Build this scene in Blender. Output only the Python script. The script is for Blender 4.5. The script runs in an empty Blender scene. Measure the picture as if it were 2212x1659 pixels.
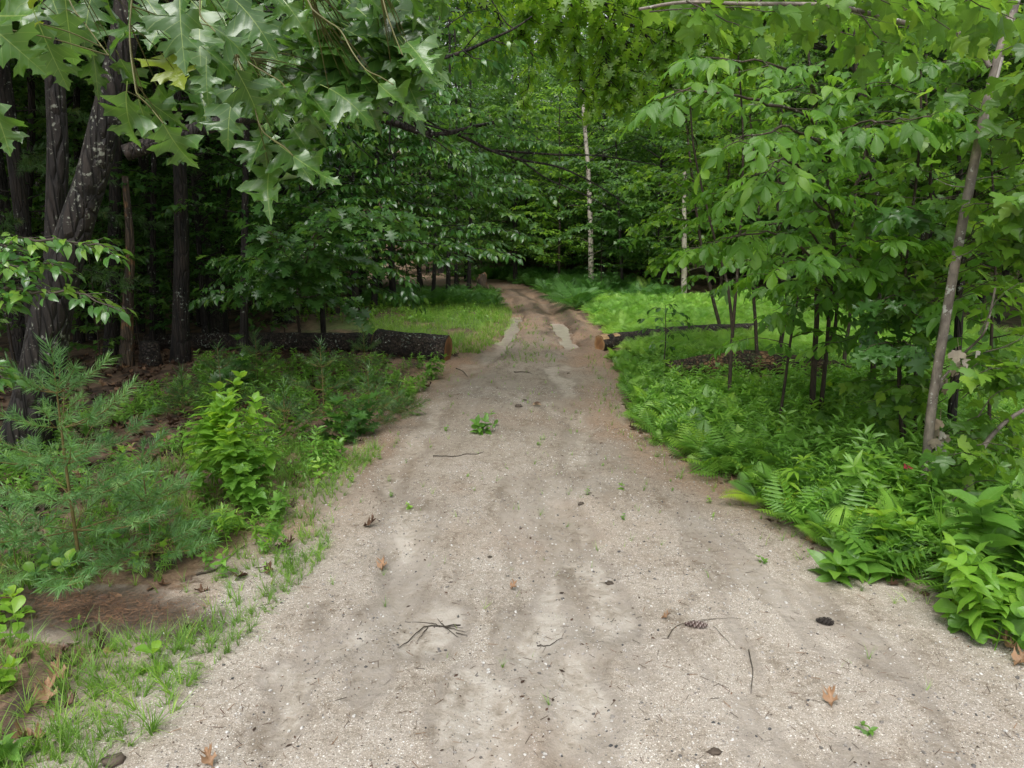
import bpy, math, random
import numpy as np
from mathutils import Vector
R = math.radians
S = bpy.context.scene
COL = S.collection
rng = np.random.default_rng(7)

# ------------------------------------------------------------------ camera, sky, sun, exposure
CAM_H, PITCH, FPX, CX, CY = 2.3, R(11.6), 1533.0, 1106.0, 829.5
cam_d = bpy.data.cameras.new("camera")
cam = bpy.data.objects.new("camera", cam_d)
COL.objects.link(cam)
cam.location = (0, 0, CAM_H)
cam.rotation_euler = (R(90) - PITCH, 0, 0)
cam_d.sensor_width = 36.0
cam_d.lens = 36.0 * FPX / 2212.0
cam_d.clip_start = 0.05
cam_d.clip_end = 600
S.camera = cam

SUN_EL, SUN_ROT = R(62), R(200)
world = bpy.data.worlds.new("World")
S.world = world
world.use_nodes = True
wn, wl = world.node_tree.nodes, world.node_tree.links
wn.clear()
wo = wn.new("ShaderNodeOutputWorld"); bg = wn.new("ShaderNodeBackground")
sky = wn.new("ShaderNodeTexSky"); sky.sky_type = 'NISHITA'; sky.sun_disc = False
sky.sun_elevation = SUN_EL; sky.sun_rotation = SUN_ROT
sky.air_density = 1.0; sky.dust_density = 4.0; sky.ozone_density = 1.0
hs = wn.new("ShaderNodeHueSaturation"); hs.inputs['Saturation'].default_value = 0.15
bg.inputs['Strength'].default_value = 0.15
wl.new(sky.outputs[0], hs.inputs['Color']); wl.new(hs.outputs[0], bg.inputs[0]); wl.new(bg.outputs[0], wo.inputs[0])
sl = bpy.data.lights.new("sun", 'SUN'); sl.energy = 1.3; sl.angle = R(35); sl.color = (1, 0.97, 0.92)
sun = bpy.data.objects.new("sun", sl); COL.objects.link(sun)
# sky sun_rotation measured clockwise from +Y; light travels from that direction
sd = Vector((math.sin(SUN_ROT) * math.cos(SUN_EL), math.cos(SUN_ROT) * math.cos(SUN_EL), math.sin(SUN_EL)))
sun.rotation_euler = (-sd).to_track_quat('-Z', 'Y').to_euler()
sun.location = sd * 40
S.view_settings.view_transform = 'Standard'
S.view_settings.look = 'None'
S.view_settings.exposure = 0.8
S.view_settings.gamma = 1
S.cycles.max_bounces = 8
S.cycles.transparent_max_bounces = 4
S.cycles.sample_clamp_indirect = 6

# ------------------------------------------------------------------ noise, ground height, pixel <-> place helpers
def _h(ix, iy, s):
    n = (ix * 374761393 + iy * 668265263 + s * 974634777) & 0xffffffff
    n = ((n ^ (n >> 13)) * 1274126177) & 0xffffffff
    return ((n ^ (n >> 16)) & 0xffff) / 65535.0
def vnoise(x, y, s=0):
    x = np.asarray(x, float); y = np.asarray(y, float)
    ix = np.floor(x).astype(np.int64); iy = np.floor(y).astype(np.int64)
    fx = x - ix; fy = y - iy
    fx = fx * fx * (3 - 2 * fx); fy = fy * fy * (3 - 2 * fy)
    a = _h(ix, iy, s); b = _h(ix + 1, iy, s); c = _h(ix, iy + 1, s); d = _h(ix + 1, iy + 1, s)
    return (a * (1 - fx) + b * fx) * (1 - fy) + (c * (1 - fx) + d * fx) * fy
def fbm(x, y, s=0, o=4):
    t = 0; a = .5; n = 0
    for i in range(o):
        t = t + a * vnoise(x * 2 ** i, y * 2 ** i, s + i); n += a; a *= .5
    return t / n
def sm(a, b, x):
    t = np.clip((np.asarray(x, float) - a) / (b - a), 0, 1)
    return t * t * (3 - 2 * t)
cp, sp = math.cos(PITCH), math.sin(PITCH)
def ray(px, py):
    dx = (px - CX) / FPX; dy = (CY - py) / FPX
    return np.array([dx, cp + dy * sp, -sp + dy * cp])
def at(px, py, Y):
    d = ray(px, py); return np.array([0, 0, CAM_H]) + d * (Y / d[1])
def flat(px, py):
    d = ray(px, py); return d[:2] * (CAM_H / -d[2])
EL = np.array([flat(*p) for p in [(60, 1659), (150, 1600), (400, 1370), (600, 1200), (660, 1060), (770, 960), (880, 870), (945, 800), (1030, 745), (1085, 690), (1075, 640), (1062, 620)]])
ER = np.array([flat(*p) for p in [(2750, 1659), (2212, 1400), (2000, 1300), (1750, 1190), (1590, 1080), (1430, 985), (1345, 900), (1330, 820), (1288, 770), (1265, 710), (1205, 660), (1160, 630), (1110, 612)]])
EL = EL[np.argsort(EL[:, 1])]; ER = ER[np.argsort(ER[:, 1])]
def path_left(y): return np.interp(y, EL[:, 1], EL[:, 0]) - sm(EL[-1, 1] - 1, EL[-1, 1] + 4, y) * 9
def path_right(y):
    return np.interp(y, ER[:, 1], ER[:, 0]) - sm(38, 48, y) * 7
def inside(x, y):
    """signed distance-like: positive inside the track, metres"""
    n = (fbm(x * 1.3, y * 1.3, 11) - .5) * 0.7 * np.clip(y / 6, .5, 1.0)
    return np.minimum(x - path_left(y), path_right(y) - x) + n
def poly_dist(x, y, pts):
    d = np.full(np.shape(x), 1e9)
    for (ax, ay), (bx, by) in zip(pts[:-1], pts[1:]):
        vx, vy = bx - ax, by - ay
        t = np.clip(((x - ax) * vx + (y - ay) * vy) / (vx * vx + vy * vy + 1e-9), 0, 1)
        d = np.minimum(d, np.hypot(x - ax - t * vx, y - ay - t * vy))
    return d
def fl(*ps): return [tuple(flat(*p)) for p in ps]
RUT_L = fl((985, 840), (1040, 792), (1082, 752), (1098, 728), (1108, 700), (1116, 675), (1100, 645), (1075, 625))
RUT_R = fl((1262, 880), (1258, 835), (1250, 800), (1232, 770), (1222, 735), (1206, 700), (1190, 672), (1168, 645), (1120, 625))
PUD_L = fl((1072, 738), (1098, 728), (1107, 705), (1116, 680))
PUD_R = fl((1236, 744), (1224, 728), (1212, 705), (1203, 694))
WASH = [fl((1092, 742), (1010, 800), (960, 840), (930, 900), (880, 960), (855, 1020), (880, 1100), (860, 1180), (900, 1300), (920, 1380)),
        fl((1240, 790), (1200, 800), (1235, 870), (1260, 920), (1250, 990), (1210, 1090), (1270, 1240), (1310, 1350)),
        fl((960, 840), (1080, 850), (1180, 870), (1260, 920)),
        fl((1050, 1460), (1050, 1560), (1070, 1680)), fl((1265, 1440), (1255, 1560), (1240, 1690)),
        fl((880, 1180), (830, 1330), (640, 1450), (560, 1600)),
        fl((1210, 1090), (1120, 1160), (1170, 1330), (1150, 1400))]
def hill(x, y):
    a = 9 * sm(46, 85, y + 1.3 * np.clip(x - 3, 0, 25)) * sm(-40, 0, x)
    return a + 9 * sm(52, 95, y) + sm(60, 130, np.abs(x)) * 10
def ground_h(x, y):
    x = np.asarray(x, float); y = np.asarray(y, float)
    fine = .016 * (fbm(x * 6, y * 6, 15) - .5) + .05 * (fbm(x * 3.1, y * 2.0, 16) - .5) * sm(13.5, 16, y) * sm(45, 30, y)
    ins = inside(x, y)
    off = sm(0.1, -1.2, ins)
    h = hill(x, y) + off * (0.05 + 0.22 * (fbm(x * .45, y * .45, 3) - .35))
    h = h + 0.035 * (fbm(x * 2.1, y * 2.1, 5) - .5) * (0.25 + off)
    h = h + fine
    far = sm(10.5, 18, y) * (.75 + .6 * (fbm(x * .0 + 3, y * .7, 18) - .4))
    h = h - 0.13 * np.exp(-(poly_dist(x, y, RUT_L) / .27) ** 2) * far - 0.16 * np.exp(-(poly_dist(x, y, RUT_R) / .25) ** 2) * far
    h = h + 0.09 * np.exp(-((poly_dist(x, y, RUT_R) - .55) / .18) ** 2) * far * sm(0, .3, x - np.interp(y, [13, 40], [1.6, 1.5]))
    for pts in (PUD_L, PUD_R):
        dp = poly_dist(x, y, pts); nn = fbm(x * 5, y * 3, 23) - .5
        near = sm(1.3, .8, dp); h = h * (1 - near) + near * np.maximum(h, -.05 + .05 * nn)
        h = h - .10 * sm(.27, .10, dp + .30 * nn)
    for k, w in enumerate(WASH):
        h = h - 0.026 * np.exp(-(poly_dist(x, y, w) / (.14 + .06 * (k < 3))) ** 4) * (.6 + .8 * fbm(x * 2, y * 2, 19))
    return h
def gh(x, y): return float(ground_h(x, y))
def G(px, py, dz=0):
    p = flat(px, py) if ray(px, py)[2] < -.03 else ray(px, py)[:2] * 60
    d = ray(px, py); t = 0.5
    last = t
    while t < 120:
        q = np.array([0, 0, CAM_H]) + d * t
        if q[2] < gh(q[0], q[1]): break
        last = t; t += max(.03, t * .01)
    q = np.array([0, 0, CAM_H]) + d * t
    return np.array([q[0], q[1], gh(q[0], q[1]) + dz])

# ------------------------------------------------------------------ mesh soup
class Soup:
    def __init__(s): s.v = []; s.q = []; s.t = []; s.uv = []; s.r = []; s.n = 0
    def add(s, V, Q=None, T=None, uv=None, rnd=0.5):
        V = np.asarray(V, float).reshape(-1, 3); k = len(V)
        if Q is not None and len(Q): s.q.append(np.asarray(Q, int) + s.n)
        if T is not None and len(T): s.t.append(np.asarray(T, int) + s.n)
        s.v.append(V); s.uv.append(np.zeros((k, 2)) if uv is None else np.asarray(uv, float))
        s.r.append(np.full(k, rnd) if np.isscalar(rnd) else np.asarray(rnd, float)); s.n += k
        return s
    def inst(s, tpl, Rm, P, sc, rnd=None):
        V, Q, T, uv = tpl['v'], tpl['q'], tpl['t'], tpl['uv']
        N = len(P)
        if N == 0: return s
        sc = np.broadcast_to(np.asarray(sc, float).reshape(-1, 1) if np.ndim(sc) < 2 else sc, (N, 3) if np.ndim(sc) > 1 else (N, 1))
        W = np.einsum('nij,nkj->nki', Rm, V[None] * sc[:, None, :]) + np.asarray(P)[:, None, :]
        k = len(V); off = (np.arange(N) * k)[:, None, None]
        if rnd is None: rnd = rng.random(N)
        rr = np.repeat(rnd, k)
        if 'r' in tpl: rr = np.clip(rr * .6 + np.tile(tpl['r'], N) * .4, 0, 1)
        s.add(W.reshape(-1, 3), (Q[None] + off).reshape(-1, 4) if len(Q) else None,
              (T[None] + off).reshape(-1, 3) if len(T) else None, np.tile(uv, (N, 1)), rr)
        return s
    def tpl(s):
        V = np.concatenate(s.v)
        return dict(v=V, q=np.concatenate(s.q) if s.q else np.zeros((0, 4), int), t=np.concatenate(s.t) if s.t else np.zeros((0, 3), int),
                    uv=np.concatenate(s.uv), r=np.concatenate(s.r))
    def build(s, name, mat, parent=None, smooth=True, loc=None):
        me = bpy.data.meshes.new(name)
        V = np.concatenate(s.v).astype(np.float32)
        Q = np.concatenate(s.q) if s.q else np.zeros((0, 4), int)
        T = np.concatenate(s.t) if s.t else np.zeros((0, 3), int)
        me.vertices.add(len(V)); me.vertices.foreach_set("co", V.ravel())
        li = np.concatenate([Q.ravel(), T.ravel()]).astype(np.int32)
        me.loops.add(len(li)); me.loops.foreach_set("vertex_index", li)
        ls = np.concatenate([np.arange(len(Q)) * 4, len(Q) * 4 + np.arange(len(T)) * 3]).astype(np.int32)
        me.polygons.add(len(ls)); me.polygons.foreach_set("loop_start", ls)
        me.polygons.foreach_set("use_smooth", np.full(len(ls), smooth))
        me.update(calc_edges=True)
        uvl = me.uv_layers.new(name="UVMap")
        uvl.data.foreach_set("uv", np.concatenate(s.uv)[li].astype(np.float32).ravel())
        at_ = me.attributes.new("rnd", 'FLOAT', 'POINT'); at_.data.foreach_set("value", np.concatenate(s.r).astype(np.float32))
        me.materials.append(mat)
        o = bpy.data.objects.new(name, me); COL.objects.link(o)
        if parent is not None: o.parent = parent
        if loc is not None: o.location = loc
        return o
def norm(v):
    v = np.asarray(v, float); return v / (np.linalg.norm(v, axis=-1, keepdims=True) + 1e-12)
def frames(d, n):
    """rotation matrices: local +Y -> d, local +Z ~ n"""
    d = norm(d); x = norm(np.cross(d, n)); z = np.cross(x, d)
    return np.stack([x, d, z], axis=-1)
def tube(s, pts, rad, nseg=8, wob=0, flare=0, seed=0, rnd=.5, cap=False):
    P = np.asarray(pts, float); n = len(P); rad = np.broadcast_to(rad, (n,)).astype(float)
    T = norm(np.gradient(P, axis=0))
    ref = np.array([0, 0, 1.]) if abs(T[0][2]) < .9 else np.array([0, 1., 0])
    u = norm(np.cross(T[0], ref)); V = []
    for i in range(n):
        u = norm(u - T[i] * np.dot(u, T[i])); w = np.cross(T[i], u)
        a = np.linspace(0, 2 * math.pi, nseg, endpoint=False)
        r = rad[i] * np.ones(nseg)
        if wob: r = r * (1 + wob * ((vnoise(a / 6.283 * 7, np.full(nseg, i * .22), seed) + (vnoise(a / 6.283 * 17, np.full(nseg, i * .15), seed + 7) if nseg > 18 else .5)) / 2 - .5) * 2)
        if flare:
            f = math.exp(-i / max(1, n * .07)); r = r * (1 + flare * f * (.55 + .45 * np.sin(a * 5 + seed)))
        V.append(P[i] + np.outer(np.cos(a) * r, u) + np.outer(np.sin(a) * r, w))
    V = np.concatenate(V); Q = []
    j = np.arange(nseg); jn = (j + 1) % nseg
    for i in range(n - 1): Q.append(np.stack([i * nseg + j, i * nseg + jn, (i + 1) * nseg + jn, (i + 1) * nseg + j], 1))
    T3 = None
    if cap:
        V = np.concatenate([V, P[:1], P[-1:]]); c0 = n * nseg
        T3 = np.concatenate([np.stack([jn, j, np.full(nseg, c0)], 1), np.stack([(n - 1) * nseg + j, (n - 1) * nseg + jn, np.full(nseg, c0 + 1)], 1)])
    s.add(V, np.concatenate(Q), T3, None, rnd)
    return s
def curve(pts, n=12):
    """Catmull-Rom through points"""
    P = np.asarray(pts, float); P = np.vstack([2 * P[0] - P[1], P, 2 * P[-1] - P[-2]]); m = len(P) - 3; out = []
    for k in range(n):
        t = k / (n - 1) * m; i = min(int(t), m - 1); f = t - i; a, b, c, d = P[i:i + 4]
        out.append(.5 * ((2 * b) + (c - a) * f + (2 * a - 5 * b + 4 * c - d) * f * f + (3 * b - a - 3 * c + d) * f ** 3))
    return np.array(out)

# ------------------------------------------------------------------ things
def empty(name, loc, label, cat, group=None, rz=0, scale=1):
    o = bpy.data.objects.new(name, None); COL.objects.link(o)
    o.location = loc; o.rotation_euler = (0, 0, rz); o.scale = (scale,) * 3; o.empty_display_size = .2
    o['label'] = label; o['category'] = cat
    if group: o['group'] = group
    return o
def tag(o, label=None, cat=None, group=None, kind=None):
    for k, v in (('label', label), ('category', cat), ('group', group), ('kind', kind)):
        if v: o[k] = v
    return o
def dup(root, loc, rz, scale=1, label=None, group=None, sz=None, tilt=(0, 0)):
    r = root.copy(); COL.objects.link(r); r.location = loc; r.rotation_euler = (tilt[0], tilt[1], rz)
    r.scale = (scale, scale, scale * (sz or 1))
    if label: r['label'] = label
    if group: r['group'] = group
    for ch in list(root.children):
        c = ch.copy(); COL.objects.link(c); c.parent = r
        for g in ch.children:
            d = g.copy(); COL.objects.link(d); d.parent = c
    return r

# ------------------------------------------------------------------ materials
def mat_new(name):
    m = bpy.data.materials.new(name); m.use_nodes = True; m.node_tree.nodes.clear()
    return m, m.node_tree.nodes, m.node_tree.links
def N(ns, t, **kw):
    n = ns.new(t)
    for k, v in kw.items():
        if k.startswith('i_'): n.inputs[k[2:]].default_value = v
        else: setattr(n, k, v)
    return n
def math_(ns, ls, op, a, b=None, c=None, clamp=False):
    n = ns.new("ShaderNodeMath"); n.operation = op; n.use_clamp = clamp
    for i, v in enumerate((a, b, c)):
        if v is None: continue
        if isinstance(v, (int, float)): n.inputs[i].default_value = v
        else: ls.new(v, n.inputs[i])
    return n.outputs[0]
def mix_(ns, ls, f, a, b, mode='MIX'):
    n = ns.new("ShaderNodeMix"); n.data_type = 'RGBA'; n.blend_type = mode
    for s, v in ((n.inputs['Factor'], f), (n.inputs['A'], a), (n.inputs['B'], b)):
        if isinstance(v, (int, float)): s.default_value = v
        elif isinstance(v, tuple): s.default_value = (*v, 1) if len(v) == 3 else v
        else: ls.new(v, s)
    return n.outputs['Result']
def ramp_(ns, ls, f, stops, interp='LINEAR'):
    n = ns.new("ShaderNodeValToRGB"); n.color_ramp.interpolation = interp
    e = n.color_ramp.elements
    while len(e) < len(stops): e.new(0.5)
    for k, (p, c) in enumerate(stops): e[k].position = p; e[k].color = (*c, 1) if len(c) == 3 else c
    ls.new(f, n.inputs[0]); return n.outputs[0]
def noise_(ns, ls, vec, scale, detail=4, rough=.55, out='Fac'):
    n = ns.new("ShaderNodeTexNoise"); n.inputs['Scale'].default_value = scale; n.inputs['Detail'].default_value = detail
    n.inputs['Roughness'].default_value = rough
    if vec is not None: ls.new(vec, n.inputs['Vector'])
    return n.outputs[out]

def leaf_mat(name, stops, transl=.35, tcol=(.25, .42, .04), rough=.38, veins=0, vcol=(.28, .38, .1), vw=.012, slant=.8, bump=.0, spec=.5):
    m, ns, ls = mat_new(name)
    a = N(ns, "ShaderNodeAttribute", attribute_name="rnd")
    col = ramp_(ns, ls, a.outputs['Fac'], stops)
    tc = N(ns, "ShaderNodeTexCoord")
    nz = noise_(ns, ls, tc.outputs['Object'], 3.0, 3)
    col = mix_(ns, ls, 1.0, col, ramp_(ns, ls, nz, [(.3, (.80, .76, .70)), (.7, (1.32, 1.17, 1.0))]), 'MULTIPLY')
    p = N(ns, "ShaderNodeBsdfPrincipled", i_Roughness=rough)
    p.inputs['Specular IOR Level'].default_value = spec
    tr = N(ns, "ShaderNodeBsdfTranslucent"); tr.inputs['Color'].default_value = (*tcol, 1)
    tcx = mix_(ns, ls, .5, (*tcol,), mix_(ns, ls, 1.0, col, (3.0, 3.0, 2.0), 'MULTIPLY'))
    hb = None
    if veins:
        sx = N(ns, "ShaderNodeSeparateXYZ"); ls.new(tc.outputs['UV'], sx.inputs[0])
        ax = math_(ns, ls, 'ABSOLUTE', math_(ns, ls, 'SUBTRACT', sx.outputs[0], 1.0))
        y = sx.outputs[1]
        mid = math_(ns, ls, 'LESS_THAN', ax, math_(ns, ls, 'MULTIPLY_ADD', y, -vw * .8, vw))
        fr = math_(ns, ls, 'FRACT', math_(ns, ls, 'MULTIPLY', math_(ns, ls, 'MULTIPLY_ADD', ax, -slant, y), float(veins)))
        tri = math_(ns, ls, 'ABSOLUTE', math_(ns, ls, 'SUBTRACT', fr, .5))
        lat = math_(ns, ls, 'GREATER_THAN', tri, .5 - vw * veins * .42)
        f = math_(ns, ls, 'MAXIMUM', mid, math_(ns, ls, 'MULTIPLY', lat, .5))
        col = mix_(ns, ls, math_(ns, ls, 'MULTIPLY', f, .75), col, vcol)
        hb = math_(ns, ls, 'MULTIPLY_ADD', tri, .6, math_(ns, ls, 'MULTIPLY', f, -.4))
    ls.new(col, p.inputs['Base Color']); ls.new(tcx, tr.inputs['Color'])
    if bump:
        b = N(ns, "ShaderNodeBump"); b.inputs['Distance'].default_value = .004; b.inputs['Strength'].default_value = bump
        n2 = noise_(ns, ls, tc.outputs['Object'], 55, 2)
        h = n2 if hb is None else math_(ns, ls, 'ADD', hb, math_(ns, ls, 'MULTIPLY', n2, .6))
        ls.new(h, b.inputs['Height']); ls.new(b.outputs[0], p.inputs['Normal'])
    mx = N(ns, "ShaderNodeMixShader"); mx.inputs[0].default_value = transl
    o = N(ns, "ShaderNodeOutputMaterial")
    ls.new(p.outputs[0], mx.inputs[1]); ls.new(tr.outputs[0], mx.inputs[2]); ls.new(mx.outputs[0], o.inputs[0])
    return m
def bark_mat(name, dark, light, scale=14, stretch=.18, lichen=0, lcol=(.32, .36, .3), rough=.75, bump=.8, patch=None):
    m, ns, ls = mat_new(name)
    tc = N(ns, "ShaderNodeTexCoord"); mp = N(ns, "ShaderNodeMapping"); mp.inputs['Scale'].default_value = (1, 1, stretch)
    ls.new(tc.outputs['Object'], mp.inputs[0])
    n1 = noise_(ns, ls, mp.outputs[0], scale, 6, .65)
    n2 = noise_(ns, ls, tc.outputs['Object'], 3, 3)
    col = ramp_(ns, ls, n1, [(.36, dark), (.62, light)])
    col = mix_(ns, ls, 1.0, col, ramp_(ns, ls, n2, [(.3, (.65, .65, .65)), (.7, (1.25, 1.2, 1.15))]), 'MULTIPLY')
    if lichen:
        n3 = noise_(ns, ls, tc.outputs['Object'], 22, 4, .6); n4 = noise_(ns, ls, tc.outputs['Object'], 2.2, 2)
        f = math_(ns, ls, 'ADD', n3, math_(ns, ls, 'MULTIPLY', n4, .6))
        f = ramp_(ns, ls, f, [(.98 - lichen, (0, 0, 0)), (1.02 - lichen, (1, 1, 1))])
        col = mix_(ns, ls, f, col, lcol)
    if patch:
        n5 = noise_(ns, ls, tc.outputs['Object'], patch[0], 2)
        col = mix_(ns, ls, ramp_(ns, ls, n5, [(patch[1], (0, 0, 0)), (patch[1] + .03, (1, 1, 1))]), col, patch[2])
    p = N(ns, "ShaderNodeBsdfPrincipled", i_Roughness=rough)
    vr = N(ns, "ShaderNodeTexVoronoi", i_Scale=scale * 1.6, feature='DISTANCE_TO_EDGE'); wv = mix_(ns, ls, .06, mp.outputs[0], noise_(ns, ls, mp.outputs[0], 6, 3, out='Color')); ls.new(wv, vr.inputs['Vector'])
    crack = ramp_(ns, ls, vr.outputs['Distance'], [(.0, (0, 0, 0)), (.16, (1, 1, 1))])
    if bump > .5: col = mix_(ns, ls, 1.0, col, ramp_(ns, ls, vr.outputs['Distance'], [(.0, (.35, .35, .35)), (.12, (1.15, 1.15, 1.15))]), 'MULTIPLY')
    b = N(ns, "ShaderNodeBump"); b.inputs['Strength'].default_value = bump; b.inputs['Distance'].default_value = .035
    ls.new(math_(ns, ls, 'ADD', n1, math_(ns, ls, 'MULTIPLY', crack, .8 if bump > .5 else 0.0)), b.inputs['Height']); ls.new(b.outputs[0], p.inputs['Normal'])
    ls.new(col, p.inputs['Base Color']); o = N(ns, "ShaderNodeOutputMaterial"); ls.new(p.outputs[0], o.inputs[0])
    return m
def plain_mat(name, stops, rough=.7, nscale=8, bump=.3, spec=.4):
    m, ns, ls = mat_new(name)
    a = N(ns, "ShaderNodeAttribute", attribute_name="rnd"); tc = N(ns, "ShaderNodeTexCoord")
    col = ramp_(ns, ls, a.outputs['Fac'], stops)
    n1 = noise_(ns, ls, tc.outputs['Object'], nscale, 5)
    col = mix_(ns, ls, 1.0, col, ramp_(ns, ls, n1, [(.3, (.7, .7, .7)), (.7, (1.25, 1.25, 1.25))]), 'MULTIPLY')
    p = N(ns, "ShaderNodeBsdfPrincipled", i_Roughness=rough); p.inputs['Specular IOR Level'].default_value = spec
    if bump:
        b = N(ns, "ShaderNodeBump"); b.inputs['Strength'].default_value = bump; b.inputs['Distance'].default_value = .01
        ls.new(n1, b.inputs['Height']); ls.new(b.outputs[0], p.inputs['Normal'])
    ls.new(col, p.inputs['Base Color']); o = N(ns, "ShaderNodeOutputMaterial"); ls.new(p.outputs[0], o.inputs[0])
    return m

M = {}
M['oak_near'] = leaf_mat('oak_leaf_glossy', [(0, (.032, .095, .02)), (.8, (.06, .16, .028)), (.93, (.11, .23, .03)), (1, (.28, .34, .03))], .28, (.2, .38, .03), .32, veins=6.2, vcol=(.30, .40, .10), vw=.010, slant=.75, bump=.35, spec=.7)
M['oak_light'] = leaf_mat('backlit_oak_leaf', [(0, (.05, .14, .02)), (.6, (.10, .23, .025)), (1, (.18, .33, .03))], .5, (.34, .52, .05), .4)
M['shoot'] = plain_mat('pine_shoot_axis', [(0, (.10, .08, .035)), (1, (.22, .17, .05))], .6, 30, 0)
M['pale_strip'] = plain_mat('peeled_pale_wood', [(0, (.34, .31, .28)), (1, (.5, .47, .43))], .6, 20, .4)
M['maple'] = leaf_mat('maple_leaf', [(0, (.045, .125, .022)), (.7, (.09, .21, .03)), (1, (.16, .29, .035))], .42, rough=.42, veins=5, vcol=(.18, .3, .08), vw=.012)
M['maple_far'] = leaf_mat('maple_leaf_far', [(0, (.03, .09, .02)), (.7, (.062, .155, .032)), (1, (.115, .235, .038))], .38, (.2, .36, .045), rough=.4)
M['bright'] = leaf_mat('young_leaf_bright', [(0, (.06, .17, .02)), (.7, (.11, .26, .03)), (1, (.2, .36, .04))], .45, (.32, .5, .05), rough=.45)
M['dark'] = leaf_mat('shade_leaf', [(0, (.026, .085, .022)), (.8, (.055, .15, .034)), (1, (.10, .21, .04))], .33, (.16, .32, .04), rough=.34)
M['cherry'] = leaf_mat('drooping_leaf', [(0, (.028, .10, .026)), (.8, (.06, .17, .036)), (1, (.13, .26, .04))], .33, (.18, .36, .04), rough=.28, spec=.6)
M['hickory'] = leaf_mat('hickory_leaf', [(0, (.05, .15, .02)), (.7, (.085, .22, .025)), (1, (.14, .29, .03))], .42, (.24, .44, .04), rough=.5, veins=9, vcol=(.13, .26, .06), vw=.012, slant=.55)
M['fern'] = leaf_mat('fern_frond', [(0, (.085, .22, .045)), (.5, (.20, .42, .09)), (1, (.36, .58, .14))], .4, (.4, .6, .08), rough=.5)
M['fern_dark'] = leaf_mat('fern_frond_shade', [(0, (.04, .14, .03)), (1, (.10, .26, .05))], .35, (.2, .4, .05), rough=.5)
M['herb'] = leaf_mat('herb_leaf', [(0, (.065, .175, .035)), (.6, (.135, .31, .05)), (.9, (.22, .41, .055)), (1, (.34, .48, .04))], .35, (.25, .45, .05), rough=.42)
M['broad'] = leaf_mat('broad_leaf', [(0, (.04, .13, .025)), (.6, (.09, .23, .035)), (.85, (.14, .3, .04)), (1, (.42, .48, .05))], .35, (.3, .45, .05), rough=.36, veins=8, vcol=(.2, .34, .08), vw=.012, slant=.6, bump=.4)
M['yellow'] = leaf_mat('yellow_green_leaf', [(0, (.06, .18, .03)), (.55, (.13, .31, .035)), (.85, (.22, .40, .04)), (1, (.42, .5, .06))], .4, (.45, .55, .05), rough=.42, veins=8, vw=.012, slant=.6)
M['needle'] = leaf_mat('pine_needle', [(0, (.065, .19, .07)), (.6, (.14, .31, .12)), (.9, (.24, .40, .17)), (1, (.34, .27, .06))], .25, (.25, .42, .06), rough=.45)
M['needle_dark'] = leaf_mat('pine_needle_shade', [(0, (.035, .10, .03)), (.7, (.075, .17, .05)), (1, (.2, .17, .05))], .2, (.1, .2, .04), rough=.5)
M['grass'] = leaf_mat('grass_blade', [(0, (.065, .17, .03)), (.7, (.15, .31, .05)), (.9, (.25, .42, .08)), (1, (.35, .33, .12))], .35, (.3, .45, .08), rough=.5)
M['twig_young'] = plain_mat('young_twig', [(0, (.06, .045, .02)), (1, (.14, .15, .04))], .5, 20)
M['twig'] = plain_mat('twig_bark', [(0, (.035, .028, .02)), (1, (.07, .055, .04))], .65, 20)
M['stem_green'] = plain_mat('green_stem', [(0, (.08, .14, .04)), (1, (.12, .16, .05))], .5, 20)
M['bark_dark'] = bark_mat('wet_dark_bark', (.006, .0045, .0035), (.03, .022, .017), 12, .15, .02)
M['bark_oak'] = bark_mat('lichened_oak_bark', (.005, .004, .003), (.026, .020, .016), 9, .16, .05, (.2, .21, .17), bump=1)
M['bark_far'] = bark_mat('woodland_bark', (.008, .0065, .005), (.035, .028, .022), 10, .2, .02)
M['bark_maple'] = bark_mat('smooth_grey_bark', (.10, .085, .07), (.24, .21, .18), 16, .5, .06, (.4, .4, .36), rough=.6, bump=.25)
M['bark_stem'] = bark_mat('sapling_bark', (.025, .018, .012), (.065, .045, .03), 30, .4, .03, (.2, .2, .17), bump=.3)
M['bark_snag'] = bark_mat('bare_snag_wood', (.035, .026, .02), (.12, .085, .055), 14, .08, .03, bump=.7, patch=(3.0, .55, (.2, .11, .05)))
def birch_mat():
    m, ns, ls = mat_new('birch_bark')
    tc = N(ns, "ShaderNodeTexCoord"); mp = N(ns, "ShaderNodeMapping"); mp.inputs['Scale'].default_value = (4, 4, 9)
    ls.new(tc.outputs['Object'], mp.inputs[0])
    n1 = noise_(ns, ls, mp.outputs[0], 1.0, 6, .7); n2 = noise_(ns, ls, tc.outputs['Object'], 1.3, 4)
    f = ramp_(ns, ls, n1, [(.52, (0, 0, 0)), (.6, (1, 1, 1))])
    col = mix_(ns, ls, f, ramp_(ns, ls, n2, [(.3, (.30, .26, .20)), (.7, (.52, .48, .41))]), (.05, .04, .035))
    p = N(ns, "ShaderNodeBsdfPrincipled", i_Roughness=.6); ls.new(col, p.inputs['Base Color'])
    o = N(ns, "ShaderNodeOutputMaterial"); ls.new(p.outputs[0], o.inputs[0]); return m
M['birch'] = birch_mat()
M['log_bark'] = bark_mat('wet_log_bark', (.012, .009, .007), (.07, .052, .04), 11, 1.0, .02, bump=1.2)
M['rotten'] = bark_mat('rotten_log_wood', (.018, .014, .009), (.10, .06, .03), 10, 1.0, .10, (.05, .07, .02), bump=1.1, patch=(2.0, .6, (.16, .09, .04)))
M['cut'] = plain_mat('fresh_cut_wood', [(0, (.18, .08, .035)), (.5, (.32, .17, .075)), (1, (.48, .33, .18))], .6, 9, .6)
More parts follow.
